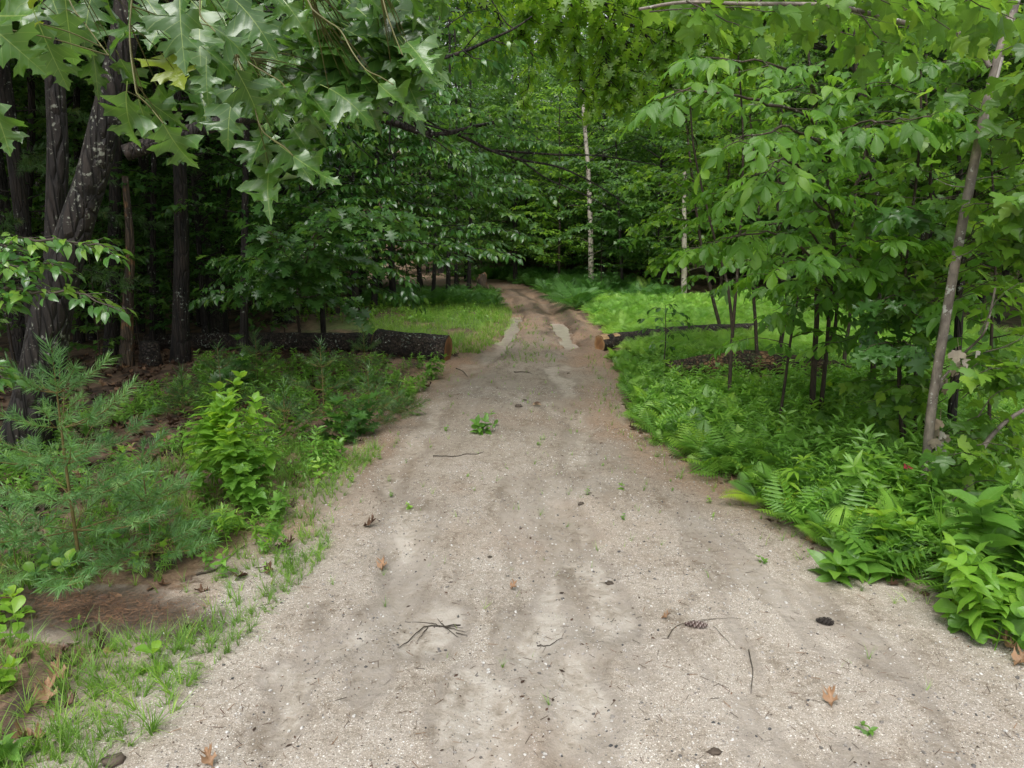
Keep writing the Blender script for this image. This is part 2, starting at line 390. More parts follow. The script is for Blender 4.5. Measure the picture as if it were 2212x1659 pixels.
M['cut_old'] = plain_mat('weathered_cut_wood', [(0, (.05, .025, .015)), (.5, (.22, .09, .035)), (1, (.26, .14, .07))], .6, 7, .6)
M['deadleaf'] = plain_mat('dead_leaf', [(0, (.04, .022, .014)), (.5, (.10, .052, .028)), (.85, (.24, .14, .075)), (1, (.36, .26, .17))], .6, 12, .4)
M['paleleaf'] = plain_mat('bleached_dead_leaf', [(0, (.28, .22, .15)), (.5, (.42, .38, .32)), (1, (.5, .48, .44))], .7, 12, .4)
M['redleaf'] = plain_mat('red_leaf', [(0, (.32, .04, .05)), (1, (.4, .08, .08))], .5, 12, .2)
M['needle_litter'] = plain_mat('fallen_needles', [(0, (.03, .018, .012)), (.5, (.09, .045, .028)), (1, (.22, .12, .06))], .7, 8, 0)
M['stone'] = plain_mat('pebble', [(0, (.045, .045, .047)), (.35, (.17, .155, .14)), (.7, (.36, .335, .31)), (1, (.54, .53, .51))], .6, 60, .2)
M['clod'] = plain_mat('dirt_clod', [(0, (.05, .038, .028)), (1, (.11, .085, .065))], .8, 30, .6)
M['cone_pale'] = plain_mat('pale_cone', [(0, (.05, .03, .025)), (.45, (.12, .08, .07)), (.75, (.5, .45, .42)), (1, (.6, .56, .53))], .6, 20, .2)
M['cone_dark'] = plain_mat('dark_cone', [(0, (.012, .01, .009)), (1, (.06, .05, .045))], .6, 20, .2)

def ground_mat():
    m, ns, ls = mat_new('ground_surface')
    tc = N(ns, "ShaderNodeTexCoord"); V = tc.outputs['Object']
    A = lambda n: N(ns, "ShaderNodeAttribute", attribute_name=n).outputs['Fac']
    sand, wash, needles, grass, mud = A('sand'), A('wash'), A('needles'), A('grass'), A('mud')
    # sand with fine grain, pebbles of many tones
    vo = N(ns, "ShaderNodeTexVoronoi", i_Scale=95.0); ls.new(V, vo.inputs['Vector'])
    vo2 = N(ns, "ShaderNodeTexVoronoi", i_Scale=210.0); ls.new(V, vo2.inputs['Vector'])
    def cellval(v):
        s = N(ns, "ShaderNodeSeparateColor"); ls.new(v.outputs['Color'], s.inputs[0]); return s.outputs
    c1, c2 = cellval(vo), cellval(vo2)
    st = [(0, (.13, .11, .095)), (.2, (.24, .205, .17)), (.5, (.37, .33, .28)), (.8, (.46, .42, .37)), (.93, (.66, .63, .59)), (1, (.74, .72, .69))]
    peb1 = ramp_(ns, ls, c1[0], st); peb2 = ramp_(ns, ls, c2[0], st)
    n_f = noise_(ns, ls, V, 260, 3, .7); sm_ = N(ns, "ShaderNodeMapping"); sm_.inputs['Scale'].default_value = (1, .45, 1); ls.new(V, sm_.inputs[0]); n_m = noise_(ns, ls, sm_.outputs[0], 3.1, 7, .68); n_l = noise_(ns, ls, V, .5, 4, .6); n_s = noise_(ns, ls, V, 14, 5, .65)
    base = ramp_(ns, ls, n_f, [(.3, (.22, .19, .158)), (.7, (.42, .385, .34))])
    is1 = math_(ns, ls, 'MULTIPLY', math_(ns, ls, 'GREATER_THAN', c1[1], .62), math_(ns, ls, 'LESS_THAN', vo.outputs['Distance'], .42))
    is2 = math_(ns, ls, 'MULTIPLY', math_(ns, ls, 'GREATER_THAN', c2[1], .35), math_(ns, ls, 'LESS_THAN', vo2.outputs['Distance'], .5))
    nowash = math_(ns, ls, 'SUBTRACT', 1.0, wash, clamp=True)
    s = mix_(ns, ls, math_(ns, ls, 'MULTIPLY', is2, nowash), base, peb2)
    s = mix_(ns, ls, math_(ns, ls, 'MULTIPLY', is1, nowash), s, peb1)
    smooth = ramp_(ns, ls, n_s, [(.3, (.35, .315, .27)), (.7, (.44, .405, .36))])
    s = mix_(ns, ls, 1.0, s, (.86, .85, .84), 'MULTIPLY')
    pale = A('pale')
    s = mix_(ns, ls, 1.0, s, mix_(ns, ls, pale, (.84, .81, .77), (1.27, 1.29, 1.32)), 'MULTIPLY')
    s = mix_(ns, ls, math_(ns, ls, 'MULTIPLY', wash, .62), s, mix_(ns, ls, 1.0, smooth, mix_(ns, ls, pale, (.88, .87, .85), (1.10, 1.12, 1.15)), 'MULTIPLY'))
    rim = math_(ns, ls, 'MULTIPLY', math_(ns, ls, 'MULTIPLY', wash, nowash), math_(ns, ls, 'MULTIPLY_ADD', n_s, 5.0, -1.2), clamp=True)
    s = mix_(ns, ls, rim, s, (.13, .105, .085))
    # damp dark stains with a shape of their own
    damp = ramp_(ns, ls, math_(ns, ls, 'ADD', math_(ns, ls, 'MULTIPLY', n_m, .6), math_(ns, ls, 'MULTIPLY', n_s, .4)), [(.38, (.58, .54, .49)), (.46, (.86, .84, .81)), (.54, (1, 1, 1))])
    s = mix_(ns, ls, 1.0, s, damp, 'MULTIPLY')
    s = mix_(ns, ls, 1.0, s, ramp_(ns, ls, n_l, [(.3, (.82, .80, .78)), (.7, (1.1, 1.09, 1.07))]), 'MULTIPLY')
    # pine needle brown
    nm = N(ns, "ShaderNodeMapping"); nm.inputs['Scale'].default_value = (1, 3, 1); ls.new(V, nm.inputs[0])
    nn = noise_(ns, ls, nm.outputs[0], 38, 4, .7)
    ncol = ramp_(ns, ls, nn, [(.3, (.10, .06, .038)), (.5, (.24, .15, .092)), (.7, (.38, .27, .18))])
    nf = math_(ns, ls, 'MULTIPLY', needles, math_(ns, ls, 'MULTIPLY_ADD', n_s, 1.6, .1), clamp=True)
    s = mix_(ns, ls, nf, s, ncol)
    s = mix_(ns, ls, math_(ns, ls, 'MULTIPLY', mud, .92, clamp=True), s, ramp_(ns, ls, n_s, [(.3, (.022, .016, .012)), (.7, (.09, .065, .048))]))
    # forest floor
    lf = N(ns, "ShaderNodeTexVoronoi", i_Scale=16.0); ls.new(V, lf.inputs['Vector']); lc = cellval(lf)
    fl_ = ramp_(ns, ls, lc[0], [(0, (.02, .012, .008)), (.5, (.045, .028, .018)), (1, (.10, .06, .035))])
    fl_ = mix_(ns, ls, ramp_(ns, ls, n_m, [(.4, (0, 0, 0)), (.6, (.8, .8, .8))]), fl_, ncol)
    fl_ = mix_(ns, ls, grass, fl_, ramp_(ns, ls, n_s, [(.3, (.05, .10, .02)), (.7, (.14, .21, .05))]))
    e = math_(ns, ls, 'ADD', sand, math_(ns, ls, 'MULTIPLY_ADD', n_s, .7, -.35))
    e = ramp_(ns, ls, e, [(.4, (0, 0, 0)), (.6, (1, 1, 1))])
    col = mix_(ns, ls, e, fl_, s)
    p = N(ns, "ShaderNodeBsdfPrincipled"); ls.new(col, p.inputs['Base Color'])
    ls.new(math_(ns, ls, 'MULTIPLY_ADD', mud, -.35, .8), p.inputs['Roughness'])
    b1 = N(ns, "ShaderNodeBump"); b1.inputs['Strength'].default_value = .5; b1.inputs['Distance'].default_value = .004
    hh = math_(ns, ls, 'MULTIPLY_ADD', math_(ns, ls, 'MULTIPLY', is1, nowash), 1.0, math_(ns, ls, 'MULTIPLY', n_f, .6)); ls.new(hh, b1.inputs['Height'])
    b2 = N(ns, "ShaderNodeBump"); b2.inputs['Strength'].default_value = .6; b2.inputs['Distance'].default_value = .03
    ls.new(n_s, b2.inputs['Height']); ls.new(b1.outputs[0], b2.inputs['Normal']); ls.new(b2.outputs[0], p.inputs['Normal'])
    o = N(ns, "ShaderNodeOutputMaterial"); ls.new(p.outputs[0], o.inputs[0]); return m
M['ground'] = ground_mat()
def water_mat():
    m, ns, ls = mat_new('muddy_water')
    tc = N(ns, "ShaderNodeTexCoord"); n = noise_(ns, ls, tc.outputs['Object'], 5, 3)
    col = ramp_(ns, ls, n, [(.3, (.36, .30, .25)), (.7, (.46, .40, .345))])
    p = N(ns, "ShaderNodeBsdfPrincipled", i_Roughness=.09); ls.new(col, p.inputs['Base Color']); p.inputs['IOR'].default_value = 1.33
    b = N(ns, "ShaderNodeBump"); b.inputs['Strength'].default_value = .08; b.inputs['Distance'].default_value = .01
    ls.new(noise_(ns, ls, tc.outputs['Object'], 18, 2), b.inputs['Height']); ls.new(b.outputs[0], p.inputs['Normal'])
    o = N(ns, "ShaderNodeOutputMaterial"); ls.new(p.outputs[0], o.inputs[0]); return m
M['water'] = water_mat()

# ------------------------------------------------------------------ ground sheet, track sheet, puddles
def paint(me, x, y, ins):
    s = sm(-.75, .15, ins)
    w = np.zeros_like(x)
    jx = x + (fbm(x * 3, y * 2, 21) - .5) * .45; jy = y + (fbm(x * 3, y * 3, 22) - .5) * .45
    for k, p in enumerate(WASH):
        wd = (.17, .15, .22, .13, .13, .08, .08)[k]
        d = poly_dist(jx, jy, p) - .12 * (fbm(x * 1.2, y * 1.2, 33 + k) - .4); w = np.maximum(w, sm(wd * 1.7, wd * .4, d) * sm(.2, .5, fbm(x * 2.2, y * 1.1, 37)))
    w = np.maximum(w, sm(.55, .66, fbm(x * 2.6, y * .8, 31)) * .75)
    far = sm(12, 20, y)
    nd = np.clip(far * .75 + sm(.9, .1, ins) * .75 * sm(4, 8, y) + sm(.5, .8, fbm(x * 1.1, y * 1.1, 41)) * .3, 0, 1) * (1 - .5 * w)
    rut = np.maximum(np.exp(-((poly_dist(jx, jy, RUT_L) - .24) / .16) ** 2) * .6, np.exp(-((poly_dist(jx, jy, RUT_R) - .36) / .25) ** 2)) * sm(12.5, 18, y) * sm(.25, .6, fbm(x * 2.5, y * 1.2, 35)) * .9
    mp = flat(190, 1335); mpd = np.hypot((x - mp[0]) / .75, (y - mp[1]) / .32)
    mud = np.maximum(rut, sm(1.25, .8, mpd + (fbm(x * 4, y * 4, 9) - .5)))
    s = np.maximum(s, sm(1.3, .9, mpd))
    gl = (y > 13.8) & (x < 0) & (x > -9)
    g = sm(.35, .6, fbm(x * .8, y * .8, 51)) * sm(14, 15.5, y) * sm(32, 26, y) * sm(-6.5, -3.5, x) * (x < path_left(y) + .5)
    g = np.maximum(g, sm(9, 14, x - path_right(y)) * .3)
    nd = np.where(ins < 0, np.clip(nd + .3, 0, 1), nd)
    for n, a in (('sand', s), ('wash', w), ('needles', nd), ('grass', g), ('mud', mud), ('pale', sm(9, 3.2, y + 2.5 * (fbm(x * .8, y * .8, 91) - .5)))):
        at_ = me.attributes.new(n, 'FLOAT', 'POINT'); at_.data.foreach_set("value", np.asarray(a, np.float32).ravel())
def grid_obj(name, X, Y, Z, keep=None):
    ny, nx = X.shape
    s = Soup(); idx = np.arange(ny * nx).reshape(ny, nx)
    Q = np.stack([idx[:-1, :-1], idx[:-1, 1:], idx[1:, 1:], idx[1:, :-1]], -1).reshape(-1, 4)
    if keep is not None:
        k = keep.ravel()[Q].all(1); Q = Q[k]
    s.add(np.stack([X, Y, Z], -1).reshape(-1, 3), Q)
    o = s.build(name, M['ground']); paint(o.data, X.ravel(), Y.ravel(), inside(X, Y).ravel())
    return o
def warp(a, b, n, c, k):
    t = np.linspace(-1, 1, n); u = np.sign(t) * np.abs(t) ** k
    return np.where(u < 0, c + u * (c - a), c + u * (b - c))
gx = warp(-150, 150, 420, 0, 2.6); gy = np.concatenate([np.linspace(-60, 1, 30)[:-1], 1 + (np.linspace(0, 1, 520) ** 2.0) * 179])
X, Y = np.meshgrid(gx, gy); Z = ground_h(X, Y)
o = grid_obj('ground', X, Y, Z - .03 * sm(.0, .3, inside(X, Y)) * (Y < 48) * (Y > .2)); tag(o, 'forest floor of brown leaf litter and mossy earth beside the sandy track', 'ground', kind='structure')
ty = 0.4 + (np.linspace(0, 1, 900) ** 1.5) * 46; tu = np.linspace(-.12, 1.12, 300)
Ym = np.repeat(ty[:, None], 300, 1); L_, R_ = path_left(Ym), np.minimum(path_right(Ym), 7)
Xm = L_ + (R_ - L_) * tu[None]
Zm = ground_h(Xm, Ym) + .004
o = grid_obj('track', Xm, Ym, Zm, keep=inside(Xm, Ym) > -.12)
tag(o, 'wet sandy gravel track running into the woods', 'track', kind='structure')

def puddle(ctr_px, wid, z, label):
    c = curve([np.append(flat(*p), 0) for p in ctr_px], 26); s = Soup(); T = norm(np.gradient(c, axis=0))
    side = np.stack([T[:, 1], -T[:, 0], 0 * T[:, 0]], 1); Lp, Rp = [], []
    for i in range(26):
        w = 2.0 * wid * math.sqrt(max(.02, math.sin(math.pi * (i + .3) / 25.6)))
        Lp.append(c[i] - side[i] * w * (.7 + .8 * vnoise(i * 1.1, 0, 3))); Rp.append(c[i] + side[i] * w * (.7 + .8 * vnoise(i * 1.1, 0, 8)))
    P = np.array(Lp + Rp); 
    zz = -.098
    P[:, 2] = zz
    Q = [(i, i + 26, i + 27, i + 1) for i in range(25)]
    o = s.add(P, Q).build('puddle', M['water'], smooth=False); tag(o, label, 'puddle', kind='structure')
puddle([(1070, 742), (1098, 732), (1106, 705), (1116, 677)], .28, .055, 'milky brown puddle filling the left wheel rut of the track')
puddle([(1238, 748), (1224, 728), (1212, 705), (1202, 692)], .24, .06, 'milky brown puddle filling the right wheel rut of the track')

# ------------------------------------------------------------------ leaf templates
def leaf_tpl(outl, anchors=None, nx=1, fold=.18, curl=.25, petiole=0, wave=0, tri=False):
    """outl: (x,y) of one side from base to tip. quads between midrib and edge"""
    outl = np.array(outl, float); m = len(outl)
    ay = outl[:, 1] if anchors is None else np.array(anchors, float)
    V = []; UV = []; idx = {}
    def z(x, y): return fold * abs(x) - curl * y * y + wave * math.sin(y * 9 + (1 if x > 0 else 2.2)) * abs(x)
    for i in range(m):
        idx[(i, 0)] = len(V); V.append((0, ay[i], z(0, ay[i]))); UV.append((1.0, ay[i]))
    Q = []
    for sgn in (1, -1):
        for i in range(m):
            for j in range(1, nx + 1):
                t = j / nx; x = outl[i, 0] * t * sgn; y = ay[i] + (outl[i, 1] - ay[i]) * t
                idx[(i, j * sgn)] = len(V); V.append((x, y, z(x, y))); UV.append((1.0 + x, y))
        for i in range(m - 1):
            for j in range(nx):
                a, b, c, d = idx[(i, j * sgn)], idx[(i, (j + 1) * sgn)], idx[(i + 1, (j + 1) * sgn)], idx[(i + 1, j * sgn)]
                Q.append((a, b, c, d) if sgn > 0 else (d, c, b, a))
    V = np.array(V); UV = np.array(UV); Q = np.array(Q)
    if petiole:
        k = len(V); w = .008; V = np.vstack([V, [(-w, 0.02, 0), (w, 0.02, 0), (w, -petiole, -.0), (-w, -petiole, -.0)]]); UV = np.vstack([UV, [(1, 0)] * 4]); Q = np.vstack([Q, [(k, k + 1, k + 2, k + 3)]])
    return dict(v=V, q=Q, t=np.zeros((0, 3), int), uv=UV)
def rhomb_tpl(w=.5, fold=.12, curl=.2):
    V = np.array([(0, 0, 0), (w * .5, .42, fold * .3 - curl * .18), (0, 1, -curl), (-w * .5, .42, fold * .3 - curl * .18)])
    return dict(v=V, q=np.zeros((0, 4), int), t=np.array([(0, 1, 2), (0, 2, 3)]), uv=np.array([(1, 0), (1 + w * .5, .42), (1, 1), (1 - w * .5, .42)]))
OAKO = [(0, 0), (.05, .02), (.12, .08), (.22, .10), (.32, .12), (.25, .19), (.17, .25), (.15, .29), (.22, .31), (.34, .30), (.42, .33), (.54, .37), (.46, .44), (.48, .53), (.36, .50), (.24, .49), (.16, .53), (.15, .57), (.24, .60), (.33, .61), (.46, .70), (.34, .70), (.33, .79), (.25, .74), (.17, .73), (.11, .77), (.12, .81), (.20, .86), (.13, .86), (.11, .90), (.05, .94), (.02, 1.0)]
OAKA = [0, .01, .05, .07, .09, .14, .19, .23, .25, .27, .29, .31, .35, .39, .42, .45, .49, .52, .54, .56, .60, .63, .67, .69, .71, .74, .77, .80, .83, .87, .92, .995]
T_OAK = [leaf_tpl(OAKO, OAKA, 3, .15, .3, .22, .25), leaf_tpl(OAKO, OAKA, 3, .3, .12, .22, -.2), leaf_tpl([(x * .9, y) for x, y in OAKO], OAKA, 3, -.1, .45, .2, .3), leaf_tpl([(x * (.8 + .3 * math.sin(y * 5)), y) for x, y in OAKO], OAKA, 3, .4, .55, .15, .5), leaf_tpl([(x * (1.05 - .35 * y), y) for x, y in OAKO], OAKA, 3, .2, -.15, .3, -.5)]
T_OAKM = leaf_tpl([(x * 1.05, y) for x, y in OAKO[::1]][0:36:2] + [(.02, 1.0)], OAKA[0:36:2] + [.995], 1, .2, .3, .1)
MAPO = [(0, 0), (.12, -.04), (.30, -.06), (.27, .02), (.37, .10), (.50, .16), (.58, .30), (.50, .33), (.55, .44), (.50, .52), (.36, .50), (.26, .46), (.20, .50), (.26, .60), (.22, .72), (.13, .76), (.10, .88), (.02, 1.0)]
MAPA = [0, .01, .02, .06, .10, .14, .20, .24, .28, .33, .38, .42, .48, .56, .66, .74, .86, .995]
T_MAP = [leaf_tpl(MAPO, MAPA, 1, .15, .35, .35, .2), leaf_tpl(MAPO, MAPA, 1, .35, .15, .35)]
T_MAPF = leaf_tpl([(0, 0), (.3, -.05), (.3, .1), (.58, .34), (.27, .48), (.14, .78), (.01, 1)], [0, .02, .1, .22, .42, .7, .99], 1, .15, .3, 0)
T_MAPT = dict(v=np.array([(0, 0, 0), (.28, -.05, 0), (.26, .14, .03), (.56, .34, .0), (.2, .46, 0), (0, 1, -.25), (-.2, .46, 0), (-.56, .34, 0), (-.26, .14, .03), (-.28, -.05, 0)]), q=np.zeros((0, 4), int),
              t=np.array([(0, 1, 2), (0, 2, 3), (0, 3, 4), (0, 4, 5), (0, 5, 6), (0, 6, 7), (0, 7, 8), (0, 8, 9)]), uv=np.zeros((10, 2)))
OVO = [(0, 0), (.13, .06), (.25, .22), (.29, .42), (.24, .64), (.12, .84), (.01, 1)]
T_OV = [leaf_tpl(OVO, None, 2, .25, .3, .1, .15), leaf_tpl([(x * .85, y) for x, y in OVO], None, 2, .1, .55, .1, .2)]
T_OVF = leaf_tpl([(0, 0), (.22, .2), (.27, .5), (.12, .82), (.01, 1)], None, 1, .2, .35, 0)
OBVO = [(0, 0), (.07, .1), (.2, .35), (.33, .62), (.3, .82), (.14, .95), (.01, 1)]
T_OBV = [leaf_tpl(OBVO, None, 2, .22, .3, .08, .2)]
T_LAN = leaf_tpl([(0, 0), (.08, .15), (.13, .4), (.09, .7), (.005, 1)], None, 1, .35, .4, 0)
T_RH = rhomb_tpl(); T_RHW = rhomb_tpl(.75)
def hick_tpl(n=3, lf=T_OV[0], droop=.35):
    s = Soup(); tube(s, [(0, 0, 0), (0, .35, .02), (0, .62, -.02)], [.006, .005, .004], 3)
    P, D, Sz = [], [], []
    for i in range(n):
        y = .2 + .42 * i / (n - 1 if n > 1 else 1) * .8
        for sg in (1, -1): P.append((0, y, 0)); D.append((sg * .9, .55, -droop)); Sz.append(.36 + .1 * i)
    P.append((0, .62, -.02)); D.append((0, 1, -droop)); Sz.append(.6)
    Dn = np.array(D, float); s.inst(lf, frames(Dn, np.array([[0, 0, 1.]] * len(D))), np.array(P, float), np.array(Sz), np.full(len(D), .5))
    t = s.tpl(); t.pop('r'); return t
OVN = leaf_tpl([(x * .72, y) for x, y in OVO], None, 2, .2, .4, .08, .25); OVN2 = leaf_tpl([(x * .85, y) for x, y in OBVO], None, 2, .3, .2, .08, -.2)
T_HICK = [hick_tpl(2, OVN2, .3), hick_tpl(3, OVN, .12), hick_tpl(2, OVN2, .5), hick_tpl(3, OVN, .25)]
def frond_tpl(n=14, arch=.55, lw=.2, lanc=True, width=.32):
    """pinnate frond length 1 along +Y, arching down"""
    s = Soup(); t = np.linspace(0, 1, 9); c = np.stack([0 * t, t * (1 - .12 * t), .35 * t - arch * t * t], 1); tube(s, c, np.linspace(.008, .003, 9), 3)
    P, D, Sz = [], [], []
    for i in range(n):
        u = .16 + .82 * i / n; p = np.array([0, u * (1 - .12 * u), .35 * u - arch * u * u]); w = width * math.sin(math.pi * min(1, (u * .95) ** .75)) + .02
        for sg in (1, -1): P.append(p); D.append((sg, .35, -.25)); Sz.append(w)
    D = np.array(D, float); tp = dict(v=np.array([(0, 0, 0), (lw * .5, .3, 0), (0, 1, -.12), (-lw * .5, .3, 0)]), q=np.zeros((0, 4), int), t=np.array([(0, 1, 2), (0, 2, 3)]), uv=np.zeros((4, 2)))
    s.inst(tp, frames(D, np.array([[0, 0, 1.]] * len(D))), np.array(P), np.array(Sz), np.full(len(P), .5)); t = s.tpl(); t.pop('r'); return t
T_FROND = frond_tpl(18, .6, .10); T_FRONDF = frond_tpl(12, .65, .13, width=.3); T_FRONDB = frond_tpl(9, .45, .17, width=.42)
def fine_frond():
    """twice pinnate frond for ferns close to the lens"""
    s = Soup(); t = np.linspace(0, 1, 10); f = lambda u: np.array([0, u * (1 - .12 * u), .45 * u - .62 * u * u])
    tube(s, [f(u) for u in t], np.linspace(.008, .003, 10), 3); P, D, Sz = [], [], []
    for i in range(22):
        u = .14 + .85 * i / 22; w = .3 * math.sin(math.pi * min(1, (u * .95) ** .7)) + .02
        for sg in (1, -1):
            d0 = norm(np.array([sg, .3, -.2]))
            for j in range(7):
                v = (j + .6) / 7
                for g2 in (1, -1): P.append(f(u) + d0 * w * v); D.append(d0 * .7 + np.array([0, g2 * .9, -.1])); Sz.append(w * .28 * (1.15 - v))
    tp = dict(v=np.array([(0, 0, 0), (.25, .4, 0), (0, 1, -.1), (-.25, .4, 0)]), q=np.zeros((0, 4), int), t=np.array([(0, 1, 2), (0, 2, 3)]), uv=np.zeros((4, 2)))
    s.inst(tp, frames(np.array(D), np.array([[0, 0, 1.]] * len(D))), np.array(P), np.array(Sz), np.full(len(P), .5)); t = s.tpl(); t.pop('r'); return t
T_FINE = fine_frond()
def rot_frames(n, tilt=.3, az=None, pitch=None):
    """n frames facing outward at azimuths with pitch above horizon"""
    az = rng.random(n) * 6.283 if az is None else az; pitch = rng.normal(.4, .2, n) if pitch is None else pitch
    d = np.stack([np.cos(az) * np.cos(pitch), np.sin(az) * np.cos(pitch), np.sin(pitch)], 1)
    return frames(d, np.array([0, 0, 1.]) + rng.normal(0, tilt, (n, 3)))
def fern_plant(fr, n, L, pitch=.75):
    s = Soup(); az = np.arange(n) * 6.283 / n + rng.normal(0, .25, n)
    s.inst(fr, rot_frames(n, .15, az, rng.normal(pitch, .15, n)), np.zeros((n, 3)), L * rng.uniform(.75, 1.1, n)); return s.tpl()
def herb_plant(lf, h, nl, ls_, per=2, pitch=.25, stem=.004, lean=.12, top=1.0):
    s = Soup(); c = curve([(0, 0, 0), (rng.normal(0, lean) * h, rng.normal(0, lean) * h, h * .5), (rng.normal(0, lean) * h, rng.normal(0, lean) * h, h)], 7)
    tube(s, c, np.linspace(stem, stem * .5, 7), 4); P, A, Sz, Pt = [], [], [], []
    for i in range(nl):
        u = .2 + .8 * i / max(1, nl - 1); p = c[min(6, int(u * 6))] + (c[min(6, int(u * 6) + 1)] - c[min(6, int(u * 6))]) * (u * 6 % 1 if u < 1 else 0)
        for k in range(per):
            P.append(p); A.append(i * 1.9 + k * 6.283 / per + rng.normal(0, .2)); Sz.append(ls_ * (.6 + .5 * math.sin(math.pi * min(1, u * .85))) * rng.uniform(.8, 1.15)); Pt.append(pitch + .5 * (u > .9) + rng.normal(0, .2))
    n = len(P); s.inst(lf, rot_frames(n, .25, np.array(A), np.array(Pt)), np.array(P), np.array(Sz), np.clip(np.full(n, .35) + .4 * np.linspace(0, top, n) + rng.normal(0, .12, n), 0, 1)); return s.tpl()
def spread(s, tpls, pts, sc, tilt=.12, rnd=None):
    n = len(pts); k = rng.integers(0, len(tpls), n); sc = np.broadcast_to(sc, (n,)); az = rng.random(n) * 6.283
    for i, t in enumerate(tpls):
        m = k == i; q = int(m.sum())
        if not q: continue
        z = norm(np.array([0, 0, 1.]) + rng.normal(0, tilt, (q, 3)) * [1, 1, .2]); d = np.stack([np.cos(az[m]), np.sin(az[m]), 0 * az[m]], 1)
        d = norm(d - z * (d * z).sum(1, keepdims=True)); s.inst(t, frames(d, z), pts[m], sc[m], (rng.random(q) if rnd is None else rnd[m]))
def gpts(x, y, dz=0): return np.stack([x, y, ground_h(x, y) + dz], 1)

# ------------------------------------------------------------------ tree generator
class Leaves:
    def __init__(s): s.P = []; s.D = []; s.Nn = []; s.S = []
    def twig(s, p0, d, L, gap, size, droop=.35, ang=.9, flat_=.3, up=(0, 0, 1), tipleaf=True):
        n = max(2, int(L / gap)); t = (np.arange(n) + .5) / n; d = norm(d); lat = norm(np.cross(d, up) + 1e-6)
        sg = np.where(np.arange(n) % 2, 1., -1.); a = ang * (1 - .3 * t)
        P = p0 + d * (t * L)[:, None] + np.array([0, 0, -1]) * (droop * .25 * L * t ** 2)[:, None]
        D = d * np.cos(a)[:, None] + lat * (np.sin(a) * sg)[:, None] + rng.normal(0, .18, (n, 3)); D[:, 2] -= droop * rng.uniform(.4, 1.5, n)
        if tipleaf: D[-1] = d; D[-1, 2] -= droop
        s.P.append(P); s.D.append(D); s.Nn.append(np.asarray(up, float) + rng.normal(0, flat_, (n, 3))); s.S.append(size * rng.uniform(.65, 1.15, n))
    def soup(s, tpls, rnd=None):
        P = np.concatenate(s.P); D = np.concatenate(s.D); Nn = np.concatenate(s.Nn); Sz = np.concatenate(s.S); n = len(P)
        so = Soup(); k = rng.integers(0, len(tpls), n); Fm = frames(D, Nn); r = rng.random(n) if rnd is None else np.clip(rng.normal(rnd[0], rnd[1], n), 0, 1)
        for i, t in enumerate(tpls):
            m = k == i
            if m.any(): so.inst(t, Fm[m], P[m], Sz[m], r[m])
        return so
def limb(w, lv, pts, r0, tw_len, tw_gap, lgap, lsize, droop=.35, t0=.25, sub=True, nseg=5, wd=True, flat_=.3, minz=None, density=1.0):
    """a limb through pts with leafy side twigs"""
    seg = np.linalg.norm(np.diff(np.asarray(pts), axis=0), axis=1).sum(); n = max(6, int(seg / .18)); c = curve(pts, n)
    c = c + rng.normal(0, .012 * min(1, seg), (n, 3)); tube(w, c, np.linspace(r0, max(.002, r0 * .15), n), nseg)
    T = norm(np.gradient(c, axis=0)); m = max(2, int(seg * (1 - t0) / tw_gap))
    for j in range(m):
        u = t0 + (1 - t0) * (j + rng.random() * .6) / m
        if rng.random() > density: continue
        i = min(n - 1, int(u * (n - 1))); d = T[i]; h = norm(np.cross(d, (0, 0, 1)) + 1e-6); sg = 1 if j % 2 else -1
        L = tw_len * (1 - .55 * u) * rng.uniform(.6, 1.25); a = rng.uniform(.6, 1.15)
        td = norm(d * math.cos(a) + h * sg * math.sin(a) + np.array([0, 0, rng.normal(.05, .2)]))
        if wd: tube(w, [c[i], c[i] + td * L * .5 + (0, 0, -.01), c[i] + td * L + (0, 0, -droop * .2 * L)], [r0 * .28, r0 * .2, r0 * .08], 3)
        lv.twig(c[i], td, L, lgap, lsize, droop, flat_=flat_)
        if sub and L > .35:
            for q in (.35, .65):
                d2 = norm(td * .6 + norm(np.cross(td, (0, 0, 1))) * (1 if rng.random() > .5 else -1) * .8 + rng.normal(0, .15, 3))
                lv.twig(c[i] + td * L * q, d2, L * .55, lgap, lsize, droop, flat_=flat_)
    lv.twig(c[-2], T[-1], tw_len * .5, lgap, lsize, droop, flat_=flat_)
def gen_tree(H, r0, cb, spread_, nl, tw_len=.8, tw_gap=.2, lgap=.09, lsize=.11, rise=.35, droop=.35, lean=.03, prof='round', wd=True, flat_=.3, kink=.02):
    w, lv = Soup(), Leaves(); n = 16; z = np.linspace(0, H, n)
    c = np.stack([np.cumsum(rng.normal(lean * .3, kink * H / n * 2, n)), np.cumsum(rng.normal(0, kink * H / n * 2, n)), z - .05], 1); c[0, :2] = 0
    tube(w, c, r0 * (1 - .85 * np.linspace(0, 1, n) ** .9) + .003, 10 if r0 > .05 else 6, .05, .35 if r0 > .05 else 0, 3)
    for k in range(nl):
        u = (k + .5) / nl; zz = cb + (H - cb) * u; az = k * 2.4 + rng.normal(0, .3)
        pr = {'round': math.sin(math.pi * (.18 + .72 * u)), 'cone': 1 - .85 * u, 'flat': .9 - .4 * abs(u - .6)}[prof]
        L = spread_ * pr * rng.uniform(.7, 1.15); i = min(n - 2, int(zz / H * (n - 1))); p0 = c[i] + (c[i + 1] - c[i]) * ((zz / H * (n - 1)) % 1); h = np.array([math.cos(az), math.sin(az), 0])
        pts = [p0, p0 + h * L * .45 + (0, 0, rise * L * .5), p0 + h * L + np.array([rng.normal(0, .1) * L, rng.normal(0, .1) * L, rise * L * .75 - .12 * L])]
        limb(w, lv, pts, max(.004, r0 * .32 * pr), tw_len, tw_gap, lgap, lsize, droop, .2, wd=wd, nseg=4, flat_=flat_)
    return w, lv

